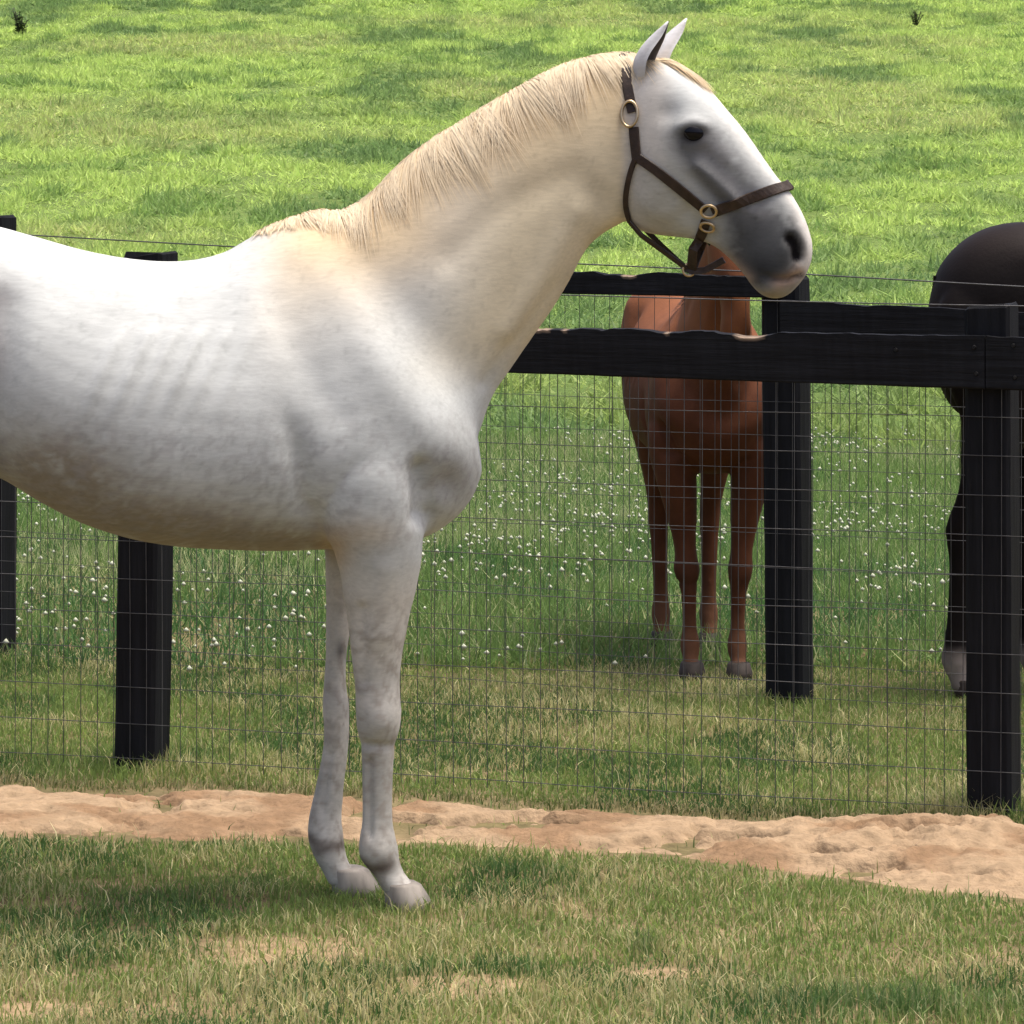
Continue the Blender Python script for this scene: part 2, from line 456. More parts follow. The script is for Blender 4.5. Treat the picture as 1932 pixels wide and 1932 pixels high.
def voxel_union(parts, voxel):
    V = []; Fs = []; o = 0
    for v, f in parts:
        V.append(v); Fs += [tuple(i + o for i in q) for q in f]; o += len(v)
    me = bpy.data.meshes.new('tmp'); me.from_pydata([tuple(p) for p in np.concatenate(V)], [], Fs); me.update()
    bm = bmesh.new(); bm.from_mesh(me); bmesh.ops.recalc_face_normals(bm, faces=bm.faces); bm.to_mesh(me); bm.free()
    o = bpy.data.objects.new('tmp', me); COL.objects.link(o)
    md = o.modifiers.new('r', 'REMESH'); md.mode = 'VOXEL'; md.voxel_size = voxel; md.adaptivity = 0
    dg = bpy.context.evaluated_depsgraph_get()
    ev = o.evaluated_get(dg); m2 = ev.to_mesh()
    n = len(m2.vertices); co = np.empty(n * 3, np.float32); m2.vertices.foreach_get('co', co)
    nf = len(m2.polygons); li = np.empty(len(m2.loops), np.int32); m2.loops.foreach_get('vertex_index', li)
    lt = np.empty(nf, np.int32); m2.polygons.foreach_get('loop_total', lt)
    assert (lt == 4).all()
    ev.to_mesh_clear(); bpy.data.objects.remove(o); bpy.data.meshes.remove(me)
    return co.reshape(-1, 3).astype(float), li.reshape(-1, 4)

def ear_mesh(L=0.164, W=0.0245):
    """cupped leaf: closed thin shell, opening along +x, tip up +z, base at 0"""
    nu, nv = 14, 12
    V = []
    for shell in (0, 1):
        for i in range(nu):
            u = i / (nu - 1)
            w = W * (0.62 + 1.0 * u * (1 - u) * 2.2 - 0.25 * u) * (1 - u ** 3.2) ** 0.8 * (0.45 + 0.55 * min(1, u / 0.28)) + 0.002
            depth = w * (1.25 - 0.25 * u)
            spread = math.radians(150 - 45 * math.sin(math.pi * min(1, u * 1.1)))
            for j in range(nv):
                a = math.pi + (j / (nv - 1) - 0.5) * 2 * spread
                r = 1.0 if shell == 0 else 0.86
                V.append((r * depth * math.cos(a) + 0.025 * u * u, r * w * math.sin(a), L * u - (0.004 if shell else 0)))
    Fs = []
    n = nu * nv
    for sh in (0, 1):
        for i in range(nu - 1):
            for j in range(nv - 1):
                q = [sh * n + i * nv + j, sh * n + i * nv + j + 1, sh * n + (i + 1) * nv + j + 1, sh * n + (i + 1) * nv + j]
                Fs.append(tuple(q if sh == 0 else q[::-1]))
    for i in range(nu - 1):
        for j in (0, nv - 1):
            a, b = i * nv + j, (i + 1) * nv + j
            Fs.append((a, b, b + n, a + n))
    for j in range(nv - 1):
        a = (nu - 1) * nv + j
        Fs.append((a, a + 1, a + 1 + n, a + n))
    return np.array(V), Fs, n

def ribbons(paths, widths, normals, cols, tip=None):
    """hair: flat tapered ribbons. paths (n,k,3); widths (n,); normals (n,k,3); cols (n,3)"""
    P = np.asarray(paths); n, k, _ = P.shape
    tng = np.gradient(P, axis=1)
    sd = np.cross(tng, normals); sd /= np.maximum(np.linalg.norm(sd, axis=2, keepdims=True), 1e-9)
    tp = (1 - np.linspace(0, 1, k) ** 2.2 * 0.9)[None, :, None]
    w = np.asarray(widths)[:, None, None] * tp * 0.5
    V = np.stack([P - sd * w, P + sd * w], 2).reshape(-1, 3)
    base = (np.arange(n)[:, None] * k + np.arange(k - 1)[None, :]).ravel() * 2
    Fq = np.stack([base, base + 1, base + 3, base + 2], -1)
    Cc = np.repeat(np.asarray(cols), 2 * k, axis=0)
    if tip is not None:
        t = np.tile(np.repeat(np.linspace(0, 1, k) ** 1.3, 2), n)[:, None] * 0.8
        Cc = Cc * (1 - t) + np.array(tip) * t
    return V, Fq, Cc

def rot2(p, piv, ang):
    c, s = math.cos(ang), math.sin(ang)
    x, y = p[0] - piv[0], p[1] - piv[1]
    return (piv[0] + c * x - s * y, piv[1] + s * x + c * y)

def build_horse(name, legs, voxel, head_yaw=0.0, neck_lift=0.0, head_tuck=0.0, neck_yaw=0.0, detail=True):
    """legs: list of (rings rows metric) ; returns V,F (quads) in the local frame plus helpers"""
    tr = catmull(TRUNK, 4)
    parts = [loft([ring_plane(hx(a), hz(b), hx(c), hz(d), w, m, p) for a, b, c, d, w, m, p in tr])]
    piv = (690.0, 640.0); poll = (1215.0, 250.0)
    nk = []
    for i, r in enumerate(NECK):
        u = i / (len(NECK) - 1)
        g = -neck_lift * float(sstep(0.1, 0.7, u))
        a, b = rot2(r[0:2], piv, g), rot2(r[2:4], piv, g)
        nk.append((*a, *b, *r[4:]))
    nkm = catmull(nk, 4)
    parts.append(loft([ring_plane(hx(a), hz(b), hx(c), hz(d), w, m, p) for a, b, c, d, w, m, p in nkm]))
    pollr = rot2(poll, piv, -neck_lift)
    def hp(p):
        q = rot2(p, piv, -neck_lift); return rot2(q, pollr, head_tuck)
    hd = [(*hp(r[0:2]), *hp(r[2:4]), *r[4:]) for r in HEAD]
    hdm = catmull(hd, 4)
    Vh, Fh = loft([ring_plane(hx(a), hz(b), hx(c), hz(d), w, m, p) for a, b, c, d, w, m, p in hdm])
    # jowl disc
    jr = []
    jc = hp((1262, 352))
    for t in np.linspace(-1, 1, 15):
        r = 82 / S0 * math.sqrt(max(1e-4, 1 - abs(t) ** 2.6))
        a = np.linspace(0, 2 * np.pi, NR, endpoint=False)
        jr.append(np.stack([hx(jc[0]) + r * np.cos(a), np.full(NR, t * 0.094), hz(jc[1]) + r * 1.02 * np.sin(a)], -1))
    Vj, Fj = loft(jr)
    pp = np.array([hx(pollr[0]), 0.0])
    def yaw_head(V):
        if head_yaw == 0: return V
        V = V.copy()
        x = (V[:, 0] - pp[0]) / math.cos(head_yaw); y = V[:, 1].copy()
        V[:, 0] = pp[0] + x * math.cos(head_yaw) + y * math.sin(head_yaw)
        V[:, 1] = -x * math.sin(head_yaw) + y * math.cos(head_yaw)
        return V
    Vh = yaw_head(Vh); Vj = yaw_head(Vj)
    parts += [(Vh, Fh), (Vj, Fj)]
    for rows in legs: parts.append(loft(leg_rings(rows)))
    V, Fq = voxel_union(parts, voxel)
    E = tri_edges(Fq)
    V = smooth_np(V, E, 14 if detail else 10)
    V = smooth_np(V, E, 2, 0.4, 0.0)
    return V, Fq, E, hp, yaw_head, pollr

def blob(px, py, cx, cy, sx, sy=None):
    sy = sy or sx
    return np.exp(-((px - cx) / sx) ** 2 - ((py - cy) / sy) ** 2)

def line(px, py, poly, s):
    return np.exp(-(seg_dist(px, py, poly) / s) ** 2)

def add_hooves(root, legs, mat, k=1.0):
    for rows in legs:
        cx, cy, z, rx, ry = rows[-1]
        V, Fs = hoof_mesh()
        V = V * np.array([1.0, 1.0, 1.0])
        V[:, 0] += cx; V[:, 1] += cy
        sc = rx / 0.042
        V[:, 0] = cx + (V[:, 0] - cx) * sc
        me = bpy.data.meshes.new('hoof'); me.from_pydata([tuple(p) for p in V], [], Fs); me.update()
        obj('hoof', me, mat, root, smooth=True)

def join_meshes(V1, F1, extra):
    V = [V1]; o = len(V1); Fs = F1.tolist()
    for v, f in extra:
        V.append(v); Fs += [[i + o for i in q] for q in f]; o += len(v)
    return np.concatenate(V), Fs

def muscle(V, N, side_only=True):
    """surface modelling of the side-view anatomy: displacement in metres along the normal"""
    px = V[:, 0] * S0 + OX; py = GY - V[:, 2] * S0
    sd = sstep(0.02, 0.10, np.abs(V[:, 1]))
    d = np.zeros(len(V))
    d += -.012 * line(px, py, [(540, 720), (562, 790), (576, 860), (584, 930), (604, 1000)], 24) * sstep(730, 860, py) * sstep(1010, 930, py)
    d += -.012 * blob(px, py, 848, 905, 36, 40)
    d += .010 * blob(px, py, 680, 870, 80, 90)
    d += .002 * blob(px, py, 845, 815, 48, 60)
    d += -.018 * line(px, py, [(795, 870), (803, 920), (802, 955)], 20)
    d += -.003 * line(px, py, [(690, 500), (800, 600), (890, 700)], 40)
    d += .003 * line(px, py, [(590, 480), (690, 640), (800, 780)], 45)
    d += -.003 * line(px, py, [(520, 560), (590, 690), (650, 770)], 30)
    d += -.006 * line(px, py, [(1120, 470), (1040, 560), (960, 660), (920, 720)], 16)
    d += .005 * line(px, py, [(1090, 400), (1030, 510), (960, 620)], 22)
    d += -.004 * line(px, py, [(1140, 380), (1080, 330), (960, 380), (850, 480)], 30)
    for i, (ra, x0) in enumerate(((.0048, 205), (.0066, 258), (.0054, 304), (.0060, 350), (.0042, 396), (.0026, 446))):
        d += ra * line(px, py, [(x0 + 50, 600), (x0 + 10, 690), (x0 - 25, 780)], 11) * sstep(795, 690, py) * sstep(590, 640, py)
    d += -.009 * blob(px, py, 15, 590, 45, 90)
    d += -.008 * line(px, py, [(30, 560), (20, 700), (-20, 850)], 42)
    d += .010 * blob(px, py, -90, 500, 60, 45)
    # forearm and knee
    d += .005 * blob(px, py, 725, 1345, 22, 26) * sstep(1280, 1320, py)
    d += -.005 * line(px, py, [(700, 1420), (700, 1560)], 6)
    d += -.004 * line(px, py, [(690, 1130), (690, 1270)], 10) + .004 * line(px, py, [(730, 1060), (722, 1180)], 26)
    d += -.004 * line(px, py, [(690, 1388), (740, 1392)], 7)
    d += -.005 * line(px, py, [(620, 1430), (606, 1540)], 6) + .004 * blob(px, py, 635, 1345, 20, 24)
    return d * sd * 1.7

def head_detail(px, py):
    d = np.zeros(len(px))
    d += .012 * blob(px, py, 1302, 238, 34, 22)            # brow / orbit
    d += -.008 * blob(px, py, 1262, 215, 22, 22)           # hollow above the eye
    d += .007 * line(px, py, [(1284, 240), (1306, 229), (1330, 238)], 8)
    d += .004 * line(px, py, [(1290, 272), (1312, 276), (1328, 266)], 7)
    d += .009 * line(px, py, [(1316, 312), (1352, 344), (1386, 376)], 9)
    d += -.004 * line(px, py, [(1306, 335), (1345, 368), (1370, 392)], 9)
    d += .0035 * line(px, py, [(1372, 352), (1400, 396), (1398, 436)], 4) + .003 * line(px, py, [(1392, 384), (1432, 408)], 4)
    d += -.006 * line(px, py, [(1330, 290), (1380, 330), (1420, 380)], 13)
    d += -.007 * line(px, py, [(1300, 400), (1335, 440)], 16)
    d += .011 * blob(px, py, 1494, 458, 27, 36)
    d += -.030 * line(px, py, [(1491, 450), (1500, 464), (1504, 484)], 9)           # nostril
    d += -.007 * line(px, py, [(1514, 519), (1488, 527), (1460, 527), (1440, 520)], 6)
    d += .005 * blob(px, py, 1452, 545, 20, 14)
    return d

# ------------------------------------------------------------------ the grey horse
DH = F / S0
HYAW = math.radians(14)
g_legs = [leg_metric(FORE, -1), leg_metric(FAR_FORE, 1), leg_metric(HIND, -1, dx=-0.06), leg_metric(HIND, 1, dx=-0.14)]
V, Fq, E, hp, yawf, pollr = build_horse('horse', g_legs, 0.0085, head_yaw=HYAW)
g_origin = Vector(((OX - 966) / S0, DH, 0.0))
N = vnormals(V, Fq)
PX = V[:, 0] * S0 + OX; PY = GY - V[:, 2] * S0
# apparent pixel of every vertex on the near side (true projection)
Dv = DH + V[:, 1]
APX = 966 + (V[:, 0] + g_origin.x) * F / Dv; APY = HY + (CAMH - V[:, 2]) * F / Dv
isneckhead = sstep(1165, 1185, APX)
d = muscle(V, N) * (1 - isneckhead)
hd_d = head_detail(APX, APY) * isneckhead
# mirror the head details to the far side with head-plane coordinates
xr = V[:, 0] - hx(pollr[0])
lx = xr * math.cos(HYAW) - V[:, 1] * math.sin(HYAW)
ly = xr * math.sin(HYAW) + V[:, 1] * math.cos(HYAW)
HPX = pollr[0] + lx * S0 * math.cos(HYAW)
hd_far = head_detail(HPX, PY) * isneckhead
near = ly < 0
d += np.where(near, hd_d * sstep(0.3, 0.65, np.abs(N[:, 1])), hd_far * sstep(0.3, 0.65, np.abs(N[:, 1])))
mk_s = np.clip(1.4 * line(PX, PY, [(610, 440), (720, 520), (820, 620), (895, 720)], 75), 0, 1) * sstep(0.02, 0.07, np.abs(V[:, 1])) * (1 - isneckhead)
mk_s = np.maximum(mk_s, .7 * np.clip(1.3 * line(PX, PY, [(760, 830), (800, 920), (800, 985)], 40), 0, 1) * sstep(0.02, 0.07, np.abs(V[:, 1])))
for _ in range(9):
    V = V + mk_s[:, None] * (smooth_np(V, E, 10, 0.5, 0.0) - V)
N = vnormals(V, Fq)
V = V + N * d[:, None]
V = smooth_np(V, E, 2, 0.35, -0.36)
N = vnormals(V, Fq)

def mixc(C, col, m):
    m = np.clip(m, 0, 1)[:, None]
    return C * (1 - m) + np.array(col) * m

nz = fbm(PX / 45, PY / 45, 61, 4); nf = fbm(PX / 12 + V[:, 1] * 60, PY / 12, 62, 3)
C = np.tile(np.array([0.515, 0.53, 0.508]), (len(V), 1))
crest = [(440, 465), (545, 405), (640, 393), (710, 350), (800, 270), (900, 205), (1010, 145), (1100, 105), (1240, 105)]
dc = seg_dist(PX, PY, crest)
C = mixc(C, (0.64, 0.55, 0.375), 0.9 * sstep(760, 960, PX + (PY - 560) * 0.25) * sstep(760, 620, PY) * (1 - sstep(1170, 1210, APX)))
C = mixc(C, (0.66, 0.50, 0.29), 0.95 * np.exp(-(dc / 150) ** 2) * sstep(450, 600, PX) * (1 - isneckhead))
C = mixc(C, (0.68, 0.51, 0.29), 0.5 * blob(PX, PY, 735, 445, 120, 70))
C = mixc(C, (0.36, 0.33, 0.30), 0.35 * line(PX, PY, [(470, 440), (545, 412)], 12))
C = mixc(C, (0.24, 0.195, 0.135), 0.85 * np.clip(1.25 * (blob(PX, PY, 130, 885, 120, 85) + blob(PX, PY, 310, 985, 180, 70) + blob(PX, PY, 540, 1025, 120, 45)) * (0.45 + 1.1 * nf), 0, 1) * sstep(0.1, 0.5, nz + 0.1))  # belly dirt stain, made darker to paint in underside shade too
C = mixc(C, (0.34, 0.325, 0.315), 0.45 * sstep(.48, .70, nf) * sstep(700, 860, PY) * sstep(1060, 980, PY))
C = mixc(C, (0.20, 0.18, 0.18), 0.85 * (blob(PX, PY, 2, 640, 34, 95) + .5 * blob(PX, PY, 18, 545, 40, 26) + .8 * blob(PX, PY, -2, 850, 26, 40) + .6 * blob(PX, PY, 850, 895, 45, 55)))  # shade of the flank and chest hollows painted into the coat
C = mixc(C, (0.52, 0.37, 0.20), 0.65 * blob(PX, PY, 638, 1025, 30, 40) + 0.35 * blob(PX, PY, 700, 985, 60, 30))
lowleg = sstep(1060, 1420, PY)
C = mixc(C, (0.60, 0.56, 0.49), 0.9 * sstep(1000, 1130, PY))
C = mixc(C, (0.36, 0.345, 0.305), 0.75 * lowleg * sstep(0.2, 0.65, nz))
C = mixc(C, (0.30, 0.255, 0.21), 0.55 * sstep(1060, 1200, PY) * sstep(0.46, 0.68, nf))
C = mixc(C, (0.10, 0.072, 0.055), 0.85 * np.clip((line(PX, PY, [(680, 1608), (705, 1624), (738, 1612)], 13) + line(PX, PY, [(582, 1590), (600, 1610), (642, 1604)], 13)) * (0.6 + 0.8 * nf), 0, 1))
C = mixc(C, (0.10, 0.095, 0.09), 0.8 * blob(PX, PY, 640, 1235, 9, 22))
# head
h_ = isneckhead
C = mixc(C, (0.56, 0.50, 0.43), 0.6 * h_ * sstep(1290, 1230, APX))
C = mixc(C, (0.40, 0.385, 0.315), 0.85 * h_ * blob(APX, APY, 1258, 372, 75, 75))
C = mixc(C, (0.085, 0.085, 0.087), 0.88 * h_ * np.clip(1.3 * line(APX, APY, [(1305, 275), (1340, 325), (1375, 370), (1420, 430)], 36), 0, 1) * sstep(0.0, 0.45, nz + 0.2))
C = mixc(C, (0.07, 0.072, 0.072), 0.95 * h_ * np.clip(blob(APX, APY, 1448, 470, 76, 74) * 1.9 * (0.55 + 0.9 * nf), 0, 1))
C = mixc(C, (0.022, 0.023, 0.025), 0.8 * h_ * blob(APX, APY, 1440, 508, 46, 36))
C = mixc(C, (0.40, 0.31, 0.25), 0.7 * h_ * line(APX, APY, [(1340, 470), (1385, 500), (1410, 525)], 13))
C = mixc(C, (0.40, 0.27, 0.19), 0.75 * h_ * line(APX, APY, [(1512, 510), (1490, 528), (1470, 535)], 13))
C = mixc(C, (0.30, 0.25, 0.17), 0.6 * h_ * blob(APX, APY, 1455, 555, 26, 16))
nosef = [(1330, 160), (1370, 205), (1430, 283), (1480, 345), (1512, 392), (1534, 465), (1524, 500)]
C = mixc(C, (0.66, 0.62, 0.56), 0.9 * h_ * line(APX, APY, nosef, 15))
C = mixc(C, (0.025, 0.023, 0.026), 0.95 * h_ * np.clip(1.7 * blob(APX, APY, 1309, 254, 26, 16), 0, 1))
C = mixc(C, (0.22, 0.215, 0.213), 0.75 * h_ * line(APX, APY, [(1345, 272), (1390, 330), (1435, 392)], 28) * sstep(.2, .6, nf + .1))
C = mixc(C, (0.012, 0.010, 0.010), h_ * np.clip(1.7 * line(APX, APY, [(1491, 450), (1500, 464), (1504, 484)], 11), 0, 1))
C = mixc(C, (0.05, 0.04, 0.04), 0.9 * h_ * line(APX, APY, [(1514, 519), (1488, 527), (1460, 527)], 4))
spk = vnoise(PX / 7 + 3 * nz, PY / 7 + 3 * nf, 77)
C = C * (1 - 0.10 * sstep(0.80, 0.9, spk))[:, None]
C = C * (0.94 + 0.10 * nz)[:, None]
extra = []; extraC = []
ears = []
for (ex, ez, ey, roll) in ((1214, 160, -0.050, 6), (1226, 152, 0.050, -6)):
    Ve, Fe, nsh = ear_mesh()
    R = Matrix.Rotation(math.radians(18), 3, 'Y') @ Matrix.Rotation(math.radians(-12 if ey < 0 else 25), 3, 'Z')
    R = Matrix.Rotation(math.radians(roll), 3, 'X') @ R
    Ve = Ve @ np.array(R).T
    # base point on the head, in the head frame, then yaw with the head
    bp = np.array([[hx(ex), ey, hz(ez)]]); bpw = yawf(bp)[0]
    Ry = np.array(Matrix.Rotation(-HYAW, 3, 'Z'))
    Ve = Ve @ Ry.T + bpw
    extra.append((Ve, Fe))
    cc = np.tile(np.array([0.62, 0.61, 0.60]), (len(Ve), 1)); cc[nsh:] = (0.16, 0.14, 0.135)
    tipm = (Ve[:, 2] - Ve[:, 2].min()) / (np.ptp(Ve[:, 2]))
    extraC.append(cc)
Vb, Fb = join_meshes(V, Fq, extra)
me = bpy.data.meshes.new('horse'); me.from_pydata([tuple(p) for p in Vb], [], Fb); me.update()
set_col(me, np.concatenate([C] + extraC))
horse = obj('horse', me, M_coat, smooth=True, loc=g_origin)
tag(horse, 'large white-grey horse with tan mane wearing a halter, standing side-on in front of the fence', 'horse')
add_hooves(horse, g_legs, M_hoof)

bvh = BVHTree.FromPolygons([Vector(p) + g_origin for p in V], [tuple(f) for f in Fq.tolist()])
camp = Vector((0, 0, CAMH))
def hit(px, py, off=0.0):
    """surface point of the grey horse seen at that place, lifted by off along its normal (world)"""
    dr = (at(px, py, DH) - camp).normalized()
    p, n, i, dist = bvh.ray_cast(camp, dr)
    if p is None:
        p, n, i, dist = bvh.find_nearest(at(px, py, DH))
    if n.dot(dr) > 0: n = -n
    return p + n * off, n

# eyes
def eye_obj(parent, p, n, r, origin):
    bm = bmesh.new(); bmesh.ops.create_uvsphere(bm, u_segments=20, v_segments=14, radius=r)
    me = bpy.data.meshes.new('eye'); bm.to_mesh(me); bm.free()
    o = obj('eye', me, M_eye, parent, smooth=True)
    o.location = Vector(p) - n * (r * 0.55) - origin
    o.scale = (1.2, 0.95, 1.0)
    o.rotation_euler = (0, math.radians(12), 0)
    return o
pe, ne = hit(1309, 252)
eye_obj(horse, pe, ne, 0.022, g_origin)
# far eye: mirrored through the head's mid-plane
hl = Vector((math.sin(HYAW), math.cos(HYAW), 0)); hpiv = Vector((hx(pollr[0]), 0, 0)) + g_origin
def mirror(p):
    p = Vector(p); dd = (p - hpiv).dot(hl); return p - hl * (2 * dd)
def mirror_n(n): return n - hl * (2 * n.dot(hl))
eye_obj(horse, mirror(pe), mirror_n(ne), 0.021, g_origin)

# mane and forelock
def surf_hair(n, roots, length, width, steer, cols, k=7, lift=0.004, name='mane', parent=horse, origin=g_origin, tree=bvh, tip=None):
    P = []; Nn = []; W = []; Cc = []
    for i in range(n):
        p, dirv = roots(i)
        q, nn, _, _ = tree.find_nearest(p)
        L = length(i); pts = []; nrm = []
        lf = lift * (0.6 + random.random() * 1.2)
        cur = q + nn * lf * 0.3
        wob = random.uniform(-0.10, 0.10) + (1.1 * (vnoise(np.array([dirv * 46.0]), np.array([7.5]), 12)[0] - .5) if isinstance(dirv, float) else 0)
        for j in range(k):
            pts.append(cur - origin); nrm.append(nn)
            dv = steer(cur, dirv, j / (k - 1), wob)
            dv = dv - nn * dv.dot(nn)
            if dv.length < 1e-5: dv = Vector((0, 0, -1))
            dv.normalize()
            nx = cur + dv * (L / (k - 1))
            q, nn, _, _ = tree.find_nearest(nx)
            cur = q + nn * (lf * (0.5 + 0.8 * math.sin(math.pi * (j + 1) / k)))
        P.append(pts); Nn.append(nrm); W.append(width()); Cc.append(cols(i))
    V, Fq, Cv = ribbons(P, W, np.array(Nn), Cc, tip)
    me = mesh_from(name, V, Fq); set_col(me, Cv)
    return obj(name, me, M_hair, parent)

cr = catmull([(x, y) for x, y in [(490, 436), (530, 415), (580, 404), (640, 393), (680, 378), (745, 318), (800, 271), (865, 230), (940, 184), (1010, 144), (1080, 113), (1150, 99), (1212, 99)]], 30)
def mane_root(i):
    u = random.random() ** 0.9
    c = cr[int(u * (len(cr) - 1))]
    y = random.gauss(-0.004, 0.012)
    p = Vector((hx(c[0]), y, hz(c[1]) + 0.01)) + g_origin
    return p, u
def mane_steer(cur, u, t, wob):
    return Vector((0.32 + 0.30 * (u - 0.35) + wob, -0.55 * (1 - t), -1.0))
clump = lambda u: 0.75 + 0.6 * vnoise(np.array([u * 38.0]), np.array([0.5]), 5)[0]
lastu = [0]
def mroot(i):
    p, u = mane_root(i); lastu[0] = u; return p, u
def mlen(i):
    u = lastu[0]
    base = np.interp(u, [0, .15, .25, .4, .55, .8, 1.0], [.03, .05, .09, .135, .15, .13, .09])
    return float(base) * clump(u) * (0.3 + 1.05 * random.random() ** 1.6)
def mcol(i):
    a = random.random(); b = vnoise(np.array([lastu[0] * 60.0]), np.array([2.5]), 9)[0]
    c = np.array([0.80, 0.65, 0.43]) * (0.84 + 0.28 * a) * (0.84 + 0.25 * b)
    if random.random() < 0.06: c = np.array([0.46, 0.32, 0.17])
    return c
surf_hair(6200, mroot, mlen, lambda: random.uniform(0.0010, 0.0028), mane_steer, mcol, k=8, lift=0.0030, name='mane', tip=(0.68, 0.57, 0.39))

def fl_root(i):
    t = random.random()
    px = 1238 + 34 * t + random.gauss(0, 3); py = 112 + 14 * t
    p = Vector((hx(px), random.gauss(0, .012), hz(py))); 
    p = Vector(yawf(np.array([p]))[0]) + g_origin
    return p, t
surf_hair(900, fl_root, lambda i: random.uniform(0.06, 0.125), lambda: random.uniform(.0025, .005),
          lambda cur, u, t, wob: Vector((0.75, -0.12 + wob, -0.62)), lambda i: np.array([0.78, 0.62, 0.40]) * random.uniform(.8, 1.15), k=7, lift=0.005, name='forelock')

def tail(parent, origin, root, mat_cols, n=500, length=0.95, k=9, spread=0.05, out=0.10, yoff=0.0, scale=1.0):
    P = []; Nn = []; W = []; Cc = []
    for i in range(n):
        a = random.random() * 2 * math.pi; r = spread * math.sqrt(random.random())
        L = length * random.uniform(.7, 1.05)
        x0, y0, z0 = root[0] + 0.3 * r * math.cos(a), root[1] + r * math.sin(a) * .5, root[2] + random.uniform(-.14, 0.0)
        pts = []
        for j in range(k):
            t = j / (k - 1)
            pts.append((x0 - out * math.sin(min(1, t * 2.2) * math.pi / 2) + r * math.cos(a) * t * 1.2, y0 + r * math.sin(a) * t * 1.6 + yoff * float(sstep(0, .5, t)), z0 - L * (t ** 1.15)))
        P.append(pts); Nn.append([(math.cos(a), math.sin(a), 0.01)] * k); W.append(random.uniform(.003, .007)); Cc.append(mat_cols())
    V, Fq, Cv = ribbons(P, W, np.array(Nn), Cc)
    me = mesh_from('tail', V, Fq); set_col(me, Cv)
    return obj('tail', me, M_hair, parent)
tail(horse, g_origin, (hx(-355), 0, hz(560)), lambda: np.array([.6, .52, .40]) * random.uniform(.7, 1.1))

# ------------------------------------------------------------------ halter
halter = empty('halter', (at(1300, 330, DH)))
tag(halter, 'dark brown leather halter with brass rings on the white-grey horse head', 'halter')
def strap(name, pts, nrms, width, thick, mat=M_leather, closed=False):
    pts = [Vector(p) for p in pts]; n = len(pts); V = []; Fs = []
    for i in range(n):
        a = pts[(i - 1) % n] if (closed or i > 0) else pts[i]; b = pts[(i + 1) % n] if (closed or i < n - 1) else pts[i]
        t = (b - a).normalized(); nn = Vector(nrms[i]); nn = (nn - t * nn.dot(t)).normalized(); s = t.cross(nn)
        c = pts[i]
        for (u, v) in ((-1, 0), (-0.86, 1), (0.86, 1), (1, 0), (0.86, -0.6), (-0.86, -0.6)):
            V.append(c + s * (u * width / 2) + nn * (v * thick / 2))
    K = 6
    for i in range(n if closed else n - 1):
        j = (i + 1) % n
        for q in range(K):
            r = (q + 1) % K
            Fs.append((i * K + q, i * K + r, j * K + r, j * K + q))
    if not closed:
        Fs.append(tuple(range(K))); Fs.append(tuple((n - 1) * K + q for q in range(K))[::-1])
    o_ = halter.location
    me = bpy.data.meshes.new(name); me.from_pydata([tuple(v - o_) for v in V], [], Fs); me.update()
    bm = bmesh.new(); bm.from_mesh(me); bmesh.ops.recalc_face_normals(bm, faces=bm.faces); bm.to_mesh(me); bm.free()
    return obj(name, me, mat, halter, smooth=False)

def surf_path(poly, n, off):
    R = catmull(poly, max(2, n // (len(poly) - 1)))
    P = []; Nn = []
    for x, y in R:
        p, nn = hit(x, y, off); P.append(p); Nn.append(nn)
    for _ in range(2):
        P = [P[0]] + [(P[i - 1] + P[i] * 2 + P[i + 1]) / 4 for i in range(1, len(P) - 1)] + [P[-1]]
        Nn = [Nn[0]] + [((Nn[i - 1] + Nn[i] * 2 + Nn[i + 1]) / 4).normalized() for i in range(1, len(Nn) - 1)] + [Nn[-1]]
    return P, Nn
def both(name, P, Nn, w, th):
    strap(name, P, Nn, w, th)
    strap(name, [mirror(p) for p in P], [mirror_n(n) for n in Nn], w, th)

def midp(px, py):      # point of the head's mid-plane seen at px,py
    dr = at(px, py, DH) - camp
    t = (hpiv - camp).dot(hl) / dr.dot(hl)
    return camp + dr * t

# crown strap over the poll, from ring to ring
P, Nn = surf_path([(1194, 212), (1187, 182), (1182, 155), (1181, 132)], 12, 0.003)
for dy in (-0.045, -0.022, 0.0):
    q, nn, _, _ = bvh.find_nearest(midp(1184, 100) + hl * dy)
    P.append(q + nn * 0.003); Nn.append(nn)
both('crown_strap', P, Nn, 0.024, 0.006)
# cheek strap: ring down to the jaw junction
P, Nn = surf_path([(1197, 240), (1199, 265), (1203, 300)], 8, 0.005)
both('cheek_strap', P, Nn, 0.026, 0.006)
# diagonal cheek piece to the nose ring
P, Nn = surf_path([(1203, 296), (1240, 322), (1285, 358), (1332, 396)], 15, 0.005)
both('cheek_piece', P, Nn, 0.024, 0.006)
# noseband over the nose
P, Nn = surf_path([(1344, 400), (1380, 387), (1420, 372), (1455, 360), (1474, 355)], 16, 0.005)
tp = midp(1484, 352)
P.append(tp + Vector((0.004, -0.012, 0.003))); Nn.append((Vector((0.8, -0.6, 0.6))).normalized())
P.append(tp + Vector((0.008, 0, 0.006))); Nn.append(Vector((0.75, 0, 0.65)))
both('noseband', P, Nn, 0.026, 0.006)
# throat strap: hugs the jowl then hangs free to the chin
P, Nn = surf_path([(1200, 300), (1186, 340), (1180, 380), (1190, 415)], 12, 0.005)
a = P[-1]
e1 = midp(1296, 506)
for t, (qx, qy) in zip((.3, .55, .8, 1.0), ((1218, 442), (1245, 465), (1272, 487), (1296, 507))):
    q = midp(qx, qy); q = q - hl * (0.075 * (1 - t) ** 1.3)
    P.append(q); Nn.append(Vector((-0.5, -0.6, -0.4)).normalized())
both('throat_strap', P, Nn, 0.013, 0.008)
